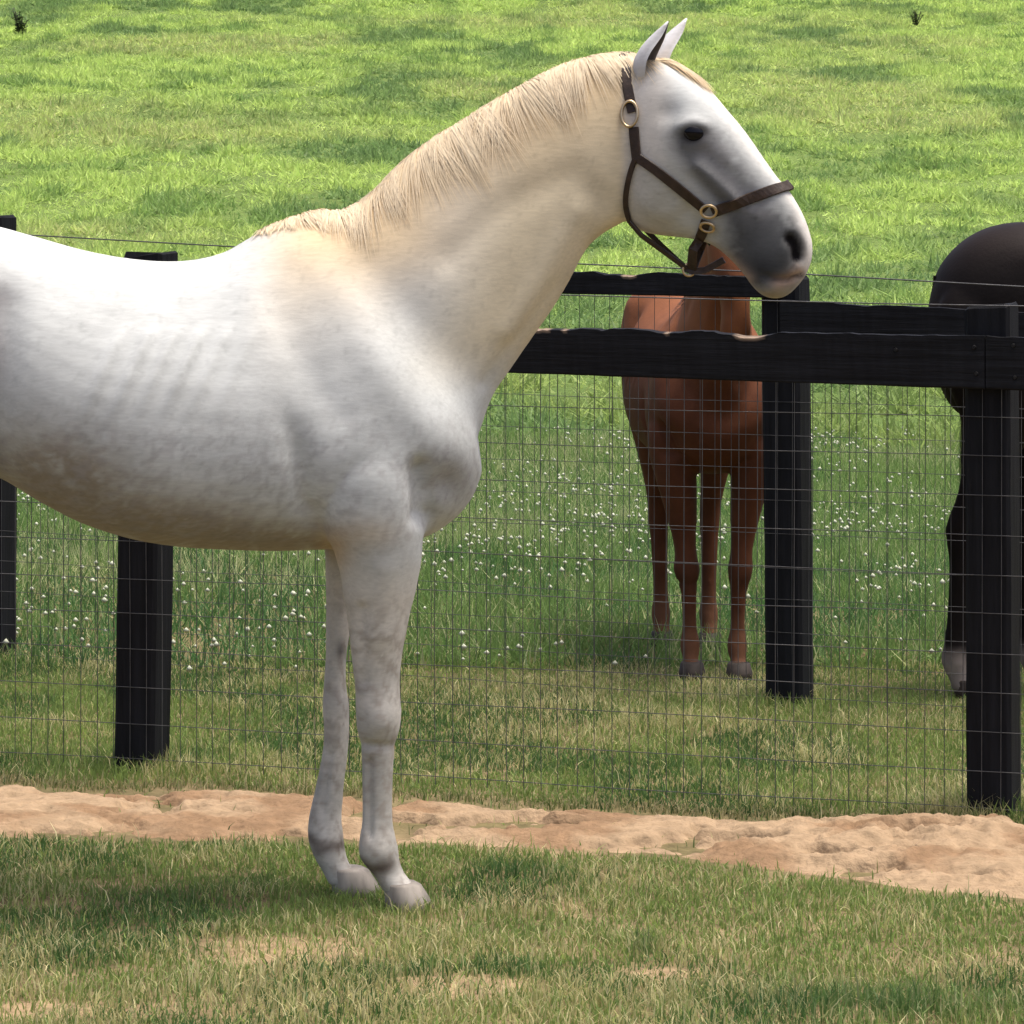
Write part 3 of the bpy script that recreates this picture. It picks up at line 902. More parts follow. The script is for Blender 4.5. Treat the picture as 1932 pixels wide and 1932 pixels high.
# chin strap: from the nose ring down to the loose join
P, Nn = surf_path([(1333, 415), (1326, 435), (1320, 450)], 6, 0.005)
for t, (qx, qy) in zip((.35, .7, 1.0), ((1314, 470), (1309, 490), (1305, 508))):
    q = midp(qx, qy) - hl * (0.06 * (1 - t)); P.append(q); Nn.append(Vector((-0.3, -0.9, 0)).normalized())
both('chin_strap', P, Nn, 0.024, 0.006)
P = [midp(1292, 506), midp(1306, 512), midp(1330, 510), midp(1352, 498), midp(1366, 490)]
strap('chin_tab', P, [Vector((0, -1, 0.1))] * 5, 0.016, 0.006)

def ring_obj(name, c, n, rx, ry, tube, roll=0.0):
    n = Vector(n).normalized(); up = Vector((0, 0, 1)); s = up.cross(n).normalized(); u = n.cross(s)
    V = []; Fs = []; A, B = 28, 8
    for i in range(A):
        a = 2 * math.pi * i / A
        ca = s * (math.cos(a) * rx) + u * (math.sin(a) * ry)
        rad = (s * (math.cos(a) * ry) + u * (math.sin(a) * rx)).normalized()
        for j in range(B):
            b = 2 * math.pi * j / B
            V.append(Vector(c) + ca + rad * (tube * math.cos(b)) + n * (tube * math.sin(b)))
    for i in range(A):
        for j in range(B):
            Fs.append((i * B + j, ((i + 1) % A) * B + j, ((i + 1) % A) * B + (j + 1) % B, i * B + (j + 1) % B))
    me = bpy.data.meshes.new(name); me.from_pydata([tuple(v - halter.location) for v in V], [], Fs); me.update()
    return obj(name, me, M_brass, halter, smooth=True)
for (px, py, rx, ry, nm) in ((1189, 216, .019, .030, 'brass_buckle'), (1338, 396, .018, .015, 'brass_ring'), (1337, 424, .017, .013, 'brass_ring')):
    c, n = hit(px, py, 0.010)
    ring_obj(nm, c, n, rx, ry, 0.0038); ring_obj(nm, mirror(c), mirror_n(n), rx, ry, 0.0038)
ring_obj('brass_ring', midp(1300, 509), Vector((0, -1, 0)), .014, .014, .003)

# ------------------------------------------------------------------ the two horses behind the fences
def other_horse(name, label, scale, loc, rotz, colour, legs, mat, hoofmat, mane_col, tail_kw, **kw):
    V, Fq, E, hp, yawf, pollr = build_horse(name, legs, 0.0125, detail=False, **kw)
    N = vnormals(V, Fq)
    V = V + N * (muscle(V, N) * (PXf(V) < 1150))[:, None]
    # sideways bend of neck and head
    ny = kw.get('bend', 0.0)
    V = smooth_np(V, E, 1, 0.35, -0.36)
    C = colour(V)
    extra = []; EC = []
    for sgn in (-1, 1):
        Ve, Fe, nsh = ear_mesh()
        ang = math.radians(12)
        R = Matrix.Rotation(math.radians(10 * -sgn), 3, 'X') @ Matrix.Rotation(math.radians(18), 3, 'Y') @ Matrix.Rotation(math.radians(40 * sgn), 3, 'Z')
        b = hp((1216, 148))
        Ve = Ve @ np.array(R).T
        bpw = yawf(np.array([[hx(b[0]), 0.050 * sgn, hz(b[1]) - .012]]))[0]
        Ve = Ve @ np.array(Matrix.Rotation(-kw.get('head_yaw', 0), 3, 'Z')).T + bpw
        extra.append((Ve, Fe)); EC.append(colour(Ve) * 0.9)
    Vb, Fb = join_meshes(V, Fq, extra)
    me = bpy.data.meshes.new(name); me.from_pydata([tuple(p) for p in Vb], [], Fb); me.update()
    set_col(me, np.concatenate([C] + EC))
    o = obj(name, me, mat, smooth=True, loc=loc)
    o.scale = (scale,) * 3; o.rotation_euler = (0, 0, rotz)
    add_hooves(o, legs, hoofmat)
    tree = BVHTree.FromPolygons([Vector(p) for p in V], [tuple(f) for f in Fq.tolist()])
    # eyes
    for sgn in (-1, 1):
        q = hp((1309, 250)); w = yawf(np.array([[hx(q[0]), 0.11 * sgn, hz(q[1])]]))[0]
        p, nn, _, _ = tree.find_nearest(Vector(w)); eye_obj(o, p, nn, 0.022, Vector((0, 0, 0)))
    piv = (690.0, 640.0)
    cr2 = []
    for x, y in cr:
        u = np.clip((x - 560) / 660, 0, 1); cr2.append(rot2((x, y), piv, -kw.get('neck_lift', 0) * float(sstep(.1, .7, u))))
    def rt(i):
        u = random.random(); c = cr2[int(u * (len(cr2) - 1))]
        return Vector((hx(c[0]), random.gauss(0, .012), hz(c[1]) + .01)), u
    surf_hair(900, rt, lambda i: random.uniform(.1, .2), lambda: random.uniform(.004, .008), lambda c, u, t, wob: Vector((.2 + wob, -.5 * (1 - t), -1)),
              lambda i: mane_col * random.uniform(.6, 1.2), k=6, lift=.008, name='mane', parent=o, origin=Vector((0, 0, 0)), tree=tree)
    tail(o, None, (hx(-355), 0, hz(560)), lambda: mane_col * random.uniform(.6, 1.2), n=400, **tail_kw)
    tag(o, label, 'horse')
    return o, tree
PXf = lambda V: V[:, 0] * S0 + OX

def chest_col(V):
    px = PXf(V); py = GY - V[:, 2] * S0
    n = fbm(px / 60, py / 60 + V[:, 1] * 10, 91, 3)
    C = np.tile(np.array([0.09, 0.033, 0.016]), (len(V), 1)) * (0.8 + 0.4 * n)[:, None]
    C = mixc(C, (0.22, 0.085, 0.038), 0.85 * sstep(760, 560, py))  # lighter upper body: sunlight on the back painted into the coat
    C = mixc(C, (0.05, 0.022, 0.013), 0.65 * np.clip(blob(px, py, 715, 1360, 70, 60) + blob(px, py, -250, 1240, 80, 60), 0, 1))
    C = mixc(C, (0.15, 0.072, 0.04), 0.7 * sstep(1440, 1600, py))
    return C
def bay_col(V):
    px = PXf(V); py = GY - V[:, 2] * S0
    n = fbm(px / 60, py / 60 + V[:, 1] * 10, 93, 3)
    C = np.tile(np.array([0.008, 0.006, 0.0055]), (len(V), 1)) * (0.8 + 0.4 * n)[:, None]
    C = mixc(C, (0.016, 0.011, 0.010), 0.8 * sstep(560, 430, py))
    C = mixc(C, (0.24, 0.205, 0.18), sstep(1560, 1625, py + 60 * (n - .5)) * (px < 200))
    return C

CK = 0.79
fl = leg_metric(FORE, -1, persp=False, latscale=1.0); fr = leg_metric(FORE, 1, persp=False, dx=0.04)
hl1 = leg_metric(HIND, -1, persp=False, dx=0.16, latscale=0.9); hr1 = leg_metric(HIND, 1, persp=False, dx=0.22, latscale=0.9)
ang = math.radians(-90 + 4.5)
# chest point of the local frame sits at px 880 -> place so that the forelegs stand behind the back fence
cdir = Vector((math.cos(ang), math.sin(ang), 0))
fore_local = hx(712) * CK
target = at(1345, 1300, 13.82); target.z = 0
cloc = target - cdir * fore_local
cloc.z = float(gz(np.array([target.x]), np.array([14.3]))[0]) + 0.0
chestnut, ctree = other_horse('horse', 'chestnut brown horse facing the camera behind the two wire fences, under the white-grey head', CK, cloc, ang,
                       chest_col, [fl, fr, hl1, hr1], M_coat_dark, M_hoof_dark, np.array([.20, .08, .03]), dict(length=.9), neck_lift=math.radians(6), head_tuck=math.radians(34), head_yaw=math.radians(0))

DK = 0.935
dl = [leg_metric(FORE, -1, persp=False), leg_metric(FORE, 1, persp=False, dx=.1), leg_metric(HIND, -1, persp=False, dx=-.02, lean=-.08), leg_metric(HIND, 1, persp=False, dx=.18)]
dD = 13.42
dloc = Vector(((1752 - 966) / F * dD - hx(-372) * DK, dD, 0)); dloc.z = float(gz(np.array([1.4]), np.array([13.3]))[0])
dark, dtree = other_horse('horse', 'dark bay horse rump with a white hind sock behind the right-hand fence post', DK, dloc, 0.0, bay_col, dl, M_coat_dark, M_hoof_dark,
                   np.array([.014, .012, .012]), dict(length=.8, yoff=.10, out=-.13, spread=.03))

# ------------------------------------------------------------------ fences
BLK = np.array([0.0075, 0.008, 0.0098]); BARE = np.array([0.26, 0.19, 0.135])
def post_mesh(w, hgt, seed, lean=(0, 0), tilt_top=0.004):
    """worn square post with bevelled, slightly twisted faces; base buried"""
    prof = []
    b = 0.16
    for (sx, sy) in ((1, 1), (-1, 1), (-1, -1), (1, -1)):
        for k in (0, 1):
            if sx * sy > 0: p = (sx, sy * (1 - b)) if k == 0 else (sx * (1 - b), sy)
            else: p = (sx * (1 - b), sy) if k == 0 else (sx, sy * (1 - b))
            prof.append(p)
    rr = random.Random(seed); zs = np.concatenate([[-.3], np.linspace(0, hgt - .01, 12), [hgt]])
    V = []; Fs = []; K = len(prof)
    for i, z in enumerate(zs):
        sh = 0.9 if i == len(zs) - 1 else 1.0
        for (x, y) in prof:
            j = 1 + rr.uniform(-.02, .02)
            V.append((x * w / 2 * sh * j + lean[0] * z, y * w / 2 * sh * j + lean[1] * z, z + (rr.uniform(-.006, .006) + tilt_top * x if i >= len(zs) - 2 else 0)))
    for i in range(len(zs) - 1):
        for q in range(K):
            r = (q + 1) % K
            Fs.append((i * K + q, i * K + r, (i + 1) * K + r, (i + 1) * K + q))
    Fs.append(tuple((len(zs) - 1) * K + q for q in range(K)))
    me = bpy.data.meshes.new('post'); me.from_pydata(V, [], Fs); me.update()
    VC = np.array(V); nn = fbm(VC[:, 0] * 30 + seed, VC[:, 2] * 6, 5, 3)
    C = BLK[None] * (0.75 + 0.6 * nn)[:, None]
    set_col(me, C)
    return me

def rail(parent, a, b, za, zb, hgt, thick, front, seed, chew=0.0, chew_rng=(0, 1), hgt_b=None):
    """board from a to b (xy), top heights za,zb; front: unit xy vector of its outward face; top edge bitten by horses where chew>0"""
    L = math.hypot(b[0] - a[0], b[1] - a[1]); n = max(24, int(L / 0.012)); hb = hgt if hgt_b is None else hgt_b
    V = []; C = []
    s = np.linspace(0, 1, n + 1)
    x_m = s * L
    bite = chew * np.clip(fbm(x_m * 8 + seed * 3.1, x_m * 0 + seed, 71, 4) * 1.9 - 0.62, 0, 1) * sstep(chew_rng[0], chew_rng[0] + .04, s) * sstep(chew_rng[1], chew_rng[1] - .04, s)
    bite = bite * (0.7 + 0.6 * vnoise(x_m * 45, x_m * 0 + seed, 74)) + 0.0035 * (fbm(x_m * 26, x_m * 0 + seed, 72, 2) - .5)
    ca, cb = np.array(a), np.array(b)
    rough = 0.006 * (fbm(x_m * 14, x_m * 0 + seed + 9, 73, 3) - .5)
    for i in range(n + 1):
        t = s[i]; c = ca + (cb - ca) * t; zt = za + (zb - za) * t - bite[i] + 0.006 * math.sin(t * math.pi) * -1; h_ = hgt + (hb - hgt) * t; zb_ = za + (zb - za) * t - h_
        cv = bite[i] > 0.0075
        slope = min(bite[i] * 0.6, 0.02)
        prof = [(-0.5, zt - slope * .2, cv), (0.5, zt - slope, cv), (0.5, zt - 0.006 - slope * 1.6, cv and bite[i] > .02), (0.5, zt - 0.016 - slope * 2.2, 0), (0.5, zb_ + .004, 0), (0.5 - .1, zb_, 0), (-0.5, zb_, 0), (-0.5, zt - 0.016 - slope, 0)]
        for (o, z, cc) in prof:
            p = c + np.array(front) * (o * thick); V.append((p[0], p[1], z + rough[i] * .3))
            C.append(BARE * random.uniform(.75, 1.1) if cc else BLK * (0.8 + .5 * random.random()))
    K = 8; Fs = []
    for i in range(n):
        for q in range(K):
            r = (q + 1) % K; Fs.append((i * K + q, i * K + r, (i + 1) * K + r, (i + 1) * K + q))
    Fs.append(tuple(range(K))); Fs.append(tuple(n * K + q for q in range(K)))
    me = bpy.data.meshes.new('rail'); V = np.array(V) - np.array(parent.location)
    me.from_pydata([tuple(v) for v in V], [], Fs); me.update()
    bm = bmesh.new(); bm.from_mesh(me); bmesh.ops.recalc_face_normals(bm, faces=bm.faces); bm.to_mesh(me); bm.free()
    set_col(me, np.array(C))
    return obj('rail', me, M_wood, parent)

def tubes(name, paths, rad, parent, mat=M_wire, K=4):
    V = []; Fs = []
    for P in paths:
        P = np.asarray(P, float); n = len(P); o = len(V)
        for i in range(n):
            t = P[min(i + 1, n - 1)] - P[max(i - 1, 0)]; t /= np.linalg.norm(t)
            up = np.array([0, 0, 1.]) if abs(t[2]) < .8 else np.array([0, 1., 0])
            s = np.cross(t, up); s /= np.linalg.norm(s); u = np.cross(s, t)
            for k in range(K):
                a = 2 * math.pi * k / K; V.append(P[i] + rad * (math.cos(a) * s + math.sin(a) * u))
        for i in range(n - 1):
            for k in range(K):
                Fs.append((o + i * K + k, o + i * K + (k + 1) % K, o + (i + 1) * K + (k + 1) % K, o + (i + 1) * K + k))
    V = np.array(V) - np.array(parent.location)
    me = mesh_from(name, V, np.array(Fs)); return obj(name, me, mat, parent)

def zpx(py, D): return CAMH - (py - HY) / F * D
def Fpt(k): return FP2 + FU * FLEN * k
def Bpt(k): return BP1 + BU * BLEN * k
def D_at(p0, u, px):
    """distance of the fence line where the frame column px crosses it, and the line parameter"""
    m = (px - 966) / F     # x = m*y
    s = (m * p0[1] - p0[0]) / (u[0] - m * u[1])
    q = p0 + u * s
    return q, s

# ---- front fence
ff = empty('fence', (float(Fpt(0)[0]), float(Fpt(0)[1]), 0.0))
tag(ff, 'near black board fence with wire mesh running right behind the white-grey horse', 'fence')
FANG = math.atan2(FU[1], FU[0])
for k, (w, hgt, lean) in {-1: (.12, 1.36, (.0, 0)), 0: (.122, 1.44, (.018, 0)), 1: (.12, 1.385, (-.004, 0)), 2: (.12, 1.4, (0, 0))}.items():
    p = Fpt(k); z0 = float(gz(np.array([p[0]]), np.array([p[1]]))[0])
    top = {0: zpx(475, p[1]), 1: zpx(574, p[1])}.get(k, 1.40)
    o = obj('post', post_mesh(w, top - z0, 100 + k, lean), M_post, ff)
    o.location = (p[0] - ff.location.x, p[1] - ff.location.y, z0); o.rotation_euler = (0, 0, FANG)
# rail heights read off the photograph
q1, s1 = D_at(FP2, FU, 985); q2, s2 = D_at(FP2, FU, 1754)
zt1, zt2 = zpx(605, q1[1]), zpx(628, q2[1]); zb1, zb2 = zpx(699, q1[1]), zpx(727, q2[1])
def f_top(s): return zt1 + (zt2 - zt1) * (s - s1) / (s2 - s1)
rh = ((zt1 - zb1) + (zt2 - zb2)) / 2
for k, ch, rg in ((-1, .008, (0, 1)), (0, .0125, (.46, .78)), (1, .004, (0.1, .9))):
    a = Fpt(k); b = Fpt(k + 1)
    off = FN * (.065 + .016)
    ext = FU * 0.0015
    rail(ff, a + off + ext, b + off - ext, f_top(k * FLEN), f_top((k + 1) * FLEN), rh, .030, FN, 11 + k, ch, rg)
# no-climb mesh on the camera side of the posts (under the board)
mo = FN * .0640
mesh_paths = []
ssr = np.arange(-1.0 * FLEN, 2 * FLEN, 0.0508)
ztop = lambda s: f_top(s) - 0.04
def mp(s, z, wob=0.0):
    q = FP2 + FU * s + mo + FN * wob
    return (q[0], q[1], z)
wobf = lambda s, z: 0.006 * (vnoise(np.array([s * 1.7]), np.array([z * 2.2]), 4)[0] - .5)
for s in ssr:
    js = random.gauss(0, .0015)
    mesh_paths.append([mp(s + js + 0.004 * (vnoise(np.array([z * 3.0]), np.array([s * 2.0]), 6)[0] - .5), z, wobf(s, z)) for z in np.linspace(0.015, ztop(s), 7)])
zrows = np.arange(0.035, 1.16, 0.1016)
for z in zrows:
    mesh_paths.append([mp(s, z + 0.012 * (vnoise(np.array([s * 1.3]), np.array([z * 9.0]), 7)[0] - .5), wobf(s, z) + .002) for s in np.linspace(-FLEN, 2 * FLEN, 80)])
tubes('wire_mesh', mesh_paths, 0.0011, ff)
# plain wire strung above the board
qa, sa = D_at(FP2, FU, 1090); qb, sb = D_at(FP2, FU, 1900)
za, zb = zpx(556, qa[1]), zpx(572, qb[1])
tubes('top_wire', [[(*(FP2 + FU * s + FN * .07), za + (zb - za) * (s - sa) / (sb - sa) + .004 * math.sin(s * 2.1)) for s in np.linspace(-FLEN, 2 * FLEN, 40)]], .0017, ff)
# a knot and nails on the board near the right-hand post
for (px, py) in ((1690, 660), (1838, 655), (1842, 705), (1912, 652), (1915, 712)):
    q, s = D_at(FP2 + FN * .098, FU, px)
    bm = bmesh.new(); bmesh.ops.create_cone(bm, segments=10, radius1=.006, radius2=.004, depth=.005, cap_ends=True)
    me = bpy.data.meshes.new('nail_head'); bm.to_mesh(me); bm.free()
    o = obj('nail_head', me, M_staple, ff); o.location = (q[0] - ff.location.x, q[1] - ff.location.y, zpx(py, q[1]))
    o.rotation_euler = (math.radians(90), 0, FANG)

# ---- back fence
bf = empty('fence', (float(Bpt(0)[0]), float(Bpt(0)[1]), 0.0))
tag(bf, 'far black board fence with wire mesh, parallel behind the near one', 'fence')
BANG = math.atan2(BU[1], BU[0]); BNv = np.array([BU[1], -BU[0]])
for k, (w, lean) in {-1: (.12, (0, 0)), 0: (.12, (0.0, 0)), 1: (.122, (-.010, 0)), 2: (.12, (0, 0))}.items():
    p = Bpt(k); z0 = float(gz(np.array([p[0]]), np.array([p[1]]))[0])
    top = {0: zpx(408, p[1]), 1: zpx(522, p[1])}.get(k, 1.40)
    o = obj('post', post_mesh(w, top - z0, 200 + k, lean), M_post, bf)
    o.location = (p[0] - bf.location.x, p[1] - bf.location.y, z0); o.rotation_euler = (0, 0, BANG)
qL1, sL1 = D_at(BP1, BU, 350); qL2, sL2 = D_at(BP1, BU, 1400)
zl1, zl2 = zpx(489, qL1[1]), zpx(514, qL2[1])
def bl(s): return zl1 + (zl2 - zl1) * (s - sL1) / (sL2 - sL1)
offb = BNv * (.065 + .016)
e = BU * .0015
rail(bf, Bpt(-1) + offb, Bpt(0) + offb - e, bl(-BLEN) , bl(0), .13, .028, BNv, 31, .006)
rail(bf, Bpt(0) + offb + e, Bpt(1) + offb - e, bl(0), bl(BLEN), .09, .028, BNv, 35, .013, (.62, .99), hgt_b=.072)
qr1, sr1 = D_at(BP1, BU, 1540); qr2, sr2 = D_at(BP1, BU, 1750)
zr1, zr2 = zpx(566, qr1[1]), zpx(575, qr2[1])
zr = lambda s: zr1 + (zr2 - zr1) * (s - sr1) / (sr2 - sr1)
rail(bf, Bpt(1) + offb + e, Bpt(2) + offb, zr(BLEN), zr(2 * BLEN), .13, .028, BNv, 38, .004)
qa, sa = D_at(BP1, BU, 60); qb, sb = D_at(BP1, BU, 1640)
za, zb = zpx(441, qa[1]), zpx(521, qb[1])
tubes('top_wire', [[(*(BP1 + BU * s + BNv * .07), za + (zb - za) * (s - sa) / (sb - sa) - .006 * math.sin(math.pi * ((s / BLEN) % 1))) for s in np.linspace(-BLEN, 2 * BLEN, 60)]], .0022, bf)
mesh_paths = []
mob = BNv * .0640
for s in np.arange(-BLEN, 2 * BLEN, .0508):
    q = BP1 + BU * s + mob; z0 = float(gz(np.array([q[0]]), np.array([q[1]]))[0])
    js = random.gauss(0, .0015)
    mesh_paths.append([(q[0] + js + 0.004 * (vnoise(np.array([z * 3.0]), np.array([s * 2.0]), 16)[0] - .5), q[1], z) for z in np.linspace(z0 + .01, bl(s) - .05 if s < BLEN else zr(s) - .05, 6)])
for z in np.arange(.03, 1.13, .1016):
    pts = []
    for s in np.linspace(-BLEN, 2 * BLEN, 60):
        q = BP1 + BU * s + mob; pts.append((q[0], q[1], z + 0.012 * (vnoise(np.array([s * 1.3]), np.array([z * 9.0]), 17)[0] - .5)))
    mesh_paths.append(pts)
tubes('wire_mesh', mesh_paths, 0.0009, bf)

# ------------------------------------------------------------------ grass
def blades(name, x, y, hgt, wid, col, seg=2, curl=0.5, z=None):
    n = len(x); z = gz(x, y) if z is None else z
    az = RNG.uniform(0, 2 * np.pi, n); fx, fy = np.cos(az), np.sin(az)
    la = RNG.uniform(0, 2 * np.pi, n); lean = RNG.gamma(2.0, curl / 2, n) * hgt
    lx, ly = np.cos(la) * lean, np.sin(la) * lean
    base = np.stack([x, y, z - 0.004], -1); side = np.stack([fx, fy, np.zeros(n)], -1) * (wid / 2)[:, None]
    tip = base + np.stack([lx, ly, hgt / np.sqrt(1 + (lean / hgt) ** 2 * 0.6)], -1)
    if seg == 2:
        mid = base * 0.5 + tip * 0.5; mid[:, :2] -= np.stack([lx, ly], -1) * 0.22; mid[:, 2] += hgt * 0.10
        V = np.stack([base - side, base + side, mid - side * .8, mid + side * .8, tip], 1).reshape(-1, 3)
        o = np.arange(n)[:, None] * 5
        Fq = np.concatenate([o + [[0, 1, 3]], o + [[0, 3, 2]], o + [[2, 3, 4]]])
        sh = np.array([.72, .72, .95, .95, 1.08]); per = 5
    else:
        V = np.stack([base - side, base + side, tip], 1).reshape(-1, 3)
        o = np.arange(n)[:, None] * 3; Fq = o + [[0, 1, 2]]; sh = np.array([.85, .85, 1.05]); per = 3
    me = mesh_from(name, V, Fq)
    set_col(me, np.repeat(col, per, axis=0))
    return me

GREEN = np.array([0.185, 0.265, 0.070]); DEEP = np.array([0.075, 0.15, 0.042]); LIME = np.array([0.33, 0.42, 0.11]); STRAW = np.array([0.66, 0.60, 0.33]); OLIVE = np.array([0.36, 0.35, 0.13])
def lerp(a, b, t): return a * (1 - t[:, None]) + b * t[:, None]

def scatter(y0, y1, margin, dens_in, dens_out):
    """random ground points in the view wedge plus a margin on both sides"""
    def wedge(extra0, extra1, dens):
        A = 0
        w = lambda y: 0.1215 * y
        ymid = (y0 + y1) / 2
        area = (y1 - y0) * 2 * (w(ymid) + extra1)
        n = int(area * dens); yy = np.sqrt(RNG.uniform(y0 ** 2, y1 ** 2, n)) if extra1 < 3 else np.sqrt(RNG.uniform(y0 ** 2, y1 ** 2, n))
        xx = RNG.uniform(-1, 1, n) * (w(yy) + extra1)
        return xx, yy
    xi, yi = wedge(0, 0.05, dens_in)
    xo, yo = wedge(0, margin, dens_out)
    k = np.abs(xo) > 0.1215 * yo + .05
    return np.concatenate([xi, xo[k]]), np.concatenate([yi, yo[k]])

# near turf
x, y = scatter(7.9, 14.2, 1.3, 13500, 4600)
sm = strip_mask(x, y); pm = patch_mask(x, y)
keep = (sm < RNG.normal(-0.03, 0.035, len(x))) | (RNG.random(len(x)) < 0.012)
keep &= ~((pm > RNG.normal(0.14, .14, len(x))) & (RNG.random(len(x)) < .68))
x, y = x[keep], y[keep]
n = len(x)
s_, t_ = f_coords(x, y)
bs, bt = b_coords(x, y)
big = fbm(x * 1.1, y * 1.1, 101, 3); med = fbm(x * 4.5, y * 4.5, 102, 3)
front = sstep(0.9, 1.3, t_)
lane = (1 - sstep(0.0, 0.35, t_)) * sstep(-0.25, 0.15, bt)
dry = np.clip(0.22 + 2.2 * (med - 0.5) + 1.4 * (big - .5) + 0.26 * front * sstep(9.5, 8.6, y) * sstep(.45, -.5, x) - .10 * front * sstep(-.2, .5, x) - 0.02 * lane, 0.02, .9)
r = RNG.random(n)
col = lerp(np.tile(GREEN, (n, 1)), np.tile(DEEP, (n, 1)), sstep(.42, .66, fbm(x * 2.6, y * 2.0, 104, 3)))
col = lerp(col, np.tile(LIME, (n, 1)), (RNG.random(n) < .22) * RNG.random(n))
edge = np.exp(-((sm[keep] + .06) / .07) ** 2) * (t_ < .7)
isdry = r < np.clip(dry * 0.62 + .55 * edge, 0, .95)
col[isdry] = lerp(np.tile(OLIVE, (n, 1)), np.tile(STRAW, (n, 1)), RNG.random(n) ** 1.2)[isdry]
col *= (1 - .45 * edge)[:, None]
col *= RNG.uniform(.75, 1.25, (n, 1))
hg = np.where(isdry, .028, .025) * RNG.uniform(.5, 1.5, n) * (0.55 + 1.0 * med)
hg *= np.where(bt < 0.1, 0.8, 1.0)
tuft = np.maximum(np.exp(-((x - .735) / .32) ** 2 - ((y - 8.72) / .13) ** 2), .8 * sstep(.68, .8, fbm(x * 3.1, y * 3.1, 141, 3)) * front)
hg *= 1 + 1.1 * tuft
col = lerp(col, np.tile(np.array([.06, .14, .045]), (n, 1)), .75 * np.clip(tuft, 0, 1))
for rows in g_legs[:2]:
    q = rows[-1]
    hg *= 1 + 0.35 * np.exp(-(np.hypot(x - q[0] - g_origin.x, y - q[1] - g_origin.y) / .12) ** 2)
# taller tufts round the foot of the posts
for k in (0, 1):
    for P_ in (Fpt(k), Bpt(k)):
        hg *= 1 + 1.2 * np.exp(-(np.hypot(x - P_[0], y - P_[1]) / .22) ** 2)
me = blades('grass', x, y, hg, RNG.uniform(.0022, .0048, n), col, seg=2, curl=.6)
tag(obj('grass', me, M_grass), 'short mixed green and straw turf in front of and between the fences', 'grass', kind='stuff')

# long single stems
x, y = scatter(8.0, 13.0, 1.0, 26, 14)
k = strip_mask(x, y) < -.03
x, y = x[k], y[k]; n = len(x)
me = blades('grass_stalks', x, y, RNG.uniform(.045, .085, n), RNG.uniform(.002, .003, n), np.tile(STRAW * 1.1, (n, 1)) * RNG.uniform(.7, 1.2, (n, 1)), seg=2, curl=.5)
tag(obj('grass_stalks', me, M_grass), 'thin pale seed stalks standing above the turf', 'grass', kind='stuff')

# meadow just behind the fences
x, y = scatter(14.0, 27, 1.6, 2600, 1000)
n = len(x)
big = fbm(x * .7, y * .35, 111, 3); med = fbm(x * 3.0, y * 2.0, 112, 3)
k = RNG.random(n) < 0.35 + 1.1 * med
x, y, big, med = x[k], y[k], big[k], med[k]; n = len(x)
col = lerp(np.tile(DEEP * 1.1, (n, 1)), np.tile(GREEN * 0.95, (n, 1)), sstep(.35, .65, med))
col = lerp(col, np.tile(LIME * .8, (n, 1)), np.clip(sstep(16, 26, y) * .75 + (RNG.random(n) < .15) * .6, 0, 1) * RNG.random(n))
isd = RNG.random(n) < .10 + .25 * sstep(.55, .7, big)
col[isd] = (OLIVE * .6 + STRAW * .4)
col *= RNG.uniform(.7, 1.3, (n, 1))
col *= np.array([.84, .96, 1.0])
hg = RNG.uniform(.04, .11, n) * (0.6 + .9 * med)
me = blades('meadow_grass', x, y, hg, RNG.uniform(.005, .010, n), col, seg=1, curl=.7)
tag(obj('meadow_grass', me, M_grass), 'lush green clover meadow behind the far fence', 'grass', kind='stuff')

# far hillside
x, y = scatter(26, 128, 6.0, 330, 60)
n = len(x)
med = fbm(x * 1.3, y * .8, 121, 4); big = fbm(x * .16, y * .10, 122, 3); tuss = fbm(x * 2.6, y * 1.5, 123, 3)
k = RNG.random(n) < 0.25 + 1.0 * sstep(.35, .65, tuss)
x, y, med, big, tuss = x[k], y[k], med[k], big[k], tuss[k]; n = len(x)
MEAD = np.array([0.46, 0.60, 0.165])
col = lerp(np.tile(MEAD, (n, 1)), np.tile(np.array([.22, .34, .095]), (n, 1)), sstep(.48, .72, med))
col = lerp(col, np.tile(np.array([.46, .48, .20]), (n, 1)), sstep(.5, .75, big) * RNG.random(n))
nearh = 1 - sstep(25, 46, y)
col = lerp(col, np.tile(GREEN * 1.0, (n, 1)), .75 * nearh)
strk = fbm(x * .45, y * .22, 125, 4)
col = lerp(col, np.tile(np.array([.16, .26, .09]), (n, 1)), .85 * sstep(.52, .68, strk))
col *= RNG.uniform(.7, 1.3, (n, 1))
hg = RNG.uniform(.06, .14, n) * (0.5 + 1.3 * sstep(.4, .75, tuss))
me = blades('hillside_grass', x, y, hg, RNG.uniform(.018, .045, n) * (0.6 + y / 90), col, seg=1, curl=1.1)
tag(obj('hillside_grass', me, M_grass), 'bright yellow-green grass covering the rising hillside', 'grass', kind='stuff')

# white clover heads
def heads(name, x, y, z, r, label):
    n = len(x)
    o8 = np.array([[1, 0, 0], [-1, 0, 0], [0, 1, 0], [0, -1, 0], [0, 0, 1], [0, 0, -1]], float)
    f8 = np.array([[0, 2, 4], [2, 1, 4], [1, 3, 4], [3, 0, 4], [2, 0, 5], [1, 2, 5], [3, 1, 5], [0, 3, 5]])
    V = (np.stack([x, y, z], -1)[:, None, :] + o8[None] * r[:, None, None] * RNG.uniform(.8, 1.2, (n, 6, 1))).reshape(-1, 3)
    Fq = (np.arange(n)[:, None, None] * 6 + f8[None]).reshape(-1, 3)
    me = mesh_from(name, V, Fq)
    return tag(obj(name, me, M_flower, smooth=True), label, 'flowers', kind='stuff')
x, y = scatter(13.6, 27, 1.6, 48, 20)
k = RNG.random(len(x)) < sstep(.38, .62, fbm(x * 1.1, y * .8, 131, 3)) + .12
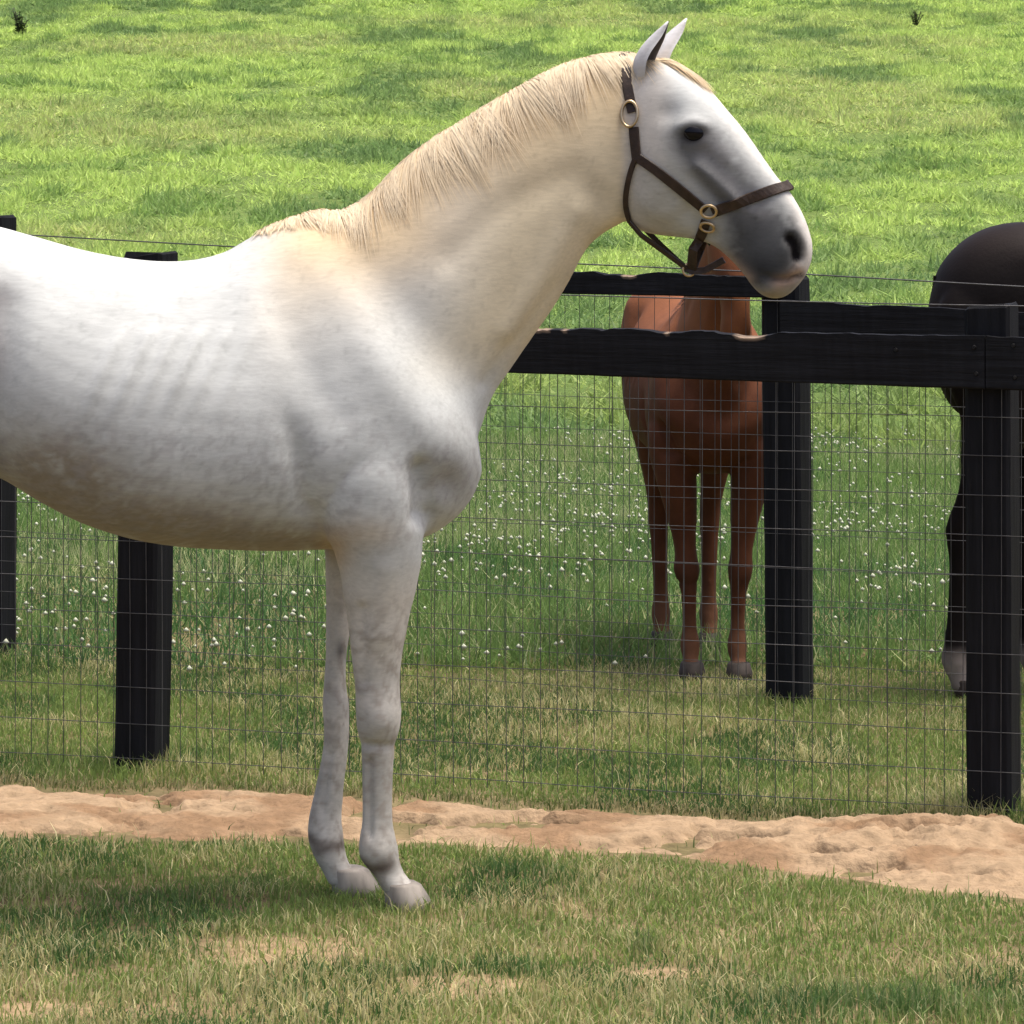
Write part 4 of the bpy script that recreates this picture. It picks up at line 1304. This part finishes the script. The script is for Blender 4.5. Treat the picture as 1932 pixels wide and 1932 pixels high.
x, y = x[k], y[k]; n = len(x)
heads('clover_flowers', x, y, gz(x, y) + RNG.uniform(.05, .11, n), RNG.uniform(.0055, .0115, n), 'scattered white clover flower heads in the meadow')

# ------------------------------------------------------------------ weed clumps on the hillside
def weed(px, py, D, hgt, spread, label):
    x0 = (px - 966) / F * D
    z0 = float(gz(np.array([x0]), np.array([D]))[0])
    root = empty('weed_clump', (x0, D, z0)); tag(root, label, 'weed', 'weed clumps on the hillside')
    tubes_ = []
    V = []; Fs = []; Cc = []
    rr = random.Random(int(px))
    for i in range(9):
        a = rr.uniform(0, 6.28); r = spread * rr.uniform(.2, 1); h_ = hgt * rr.uniform(.6, 1)
        pts = [(x0 + r * t * math.cos(a), D + r * t * math.sin(a), z0 + h_ * t) for t in np.linspace(0, 1, 5)]
        tubes_.append(pts)
        for t in np.linspace(.2, 1, 9):
            for _ in range(3):
                b = rr.uniform(0, 6.28); l = hgt * .22 * rr.uniform(.6, 1.2)
                c = Vector((r * t * math.cos(a), r * t * math.sin(a), h_ * t)); dv = Vector((math.cos(b), math.sin(b), rr.uniform(-.2, .5))) * l; sd = Vector((-math.sin(b), math.cos(b), 0)) * l * .28
                o = len(V); V += [c, c + dv * .5 + sd, c + dv, c + dv * .5 - sd]; Fs.append((o, o + 1, o + 2, o + 3)); q = rr.uniform(.7, 1.2); Cc += [(.07 * q, .10 * q, .035 * q)] * 4
    me = bpy.data.meshes.new('foliage'); me.from_pydata([tuple(v) for v in V], [], Fs); me.update(); set_col(me, np.array(Cc))
    obj('foliage', me, M_leaf, root)
    tubes('stem', tubes_, .008, root, M_hoof_dark)
def hill_D(px, py):
    for D in np.linspace(40, 180, 1400):
        z = float(gz(np.array([(px - 966) / F * D]), np.array([D]))[0])
        if HY + (CAMH - z) * F / D <= py: return D
    return 120.
weed(38, 70, hill_D(38, 70), .62, .26, 'dark weed clump at the upper left corner of the hillside')
weed(1728, 52, hill_D(1728, 52), .40, .26, 'small weed clump at the upper right of the hillside')
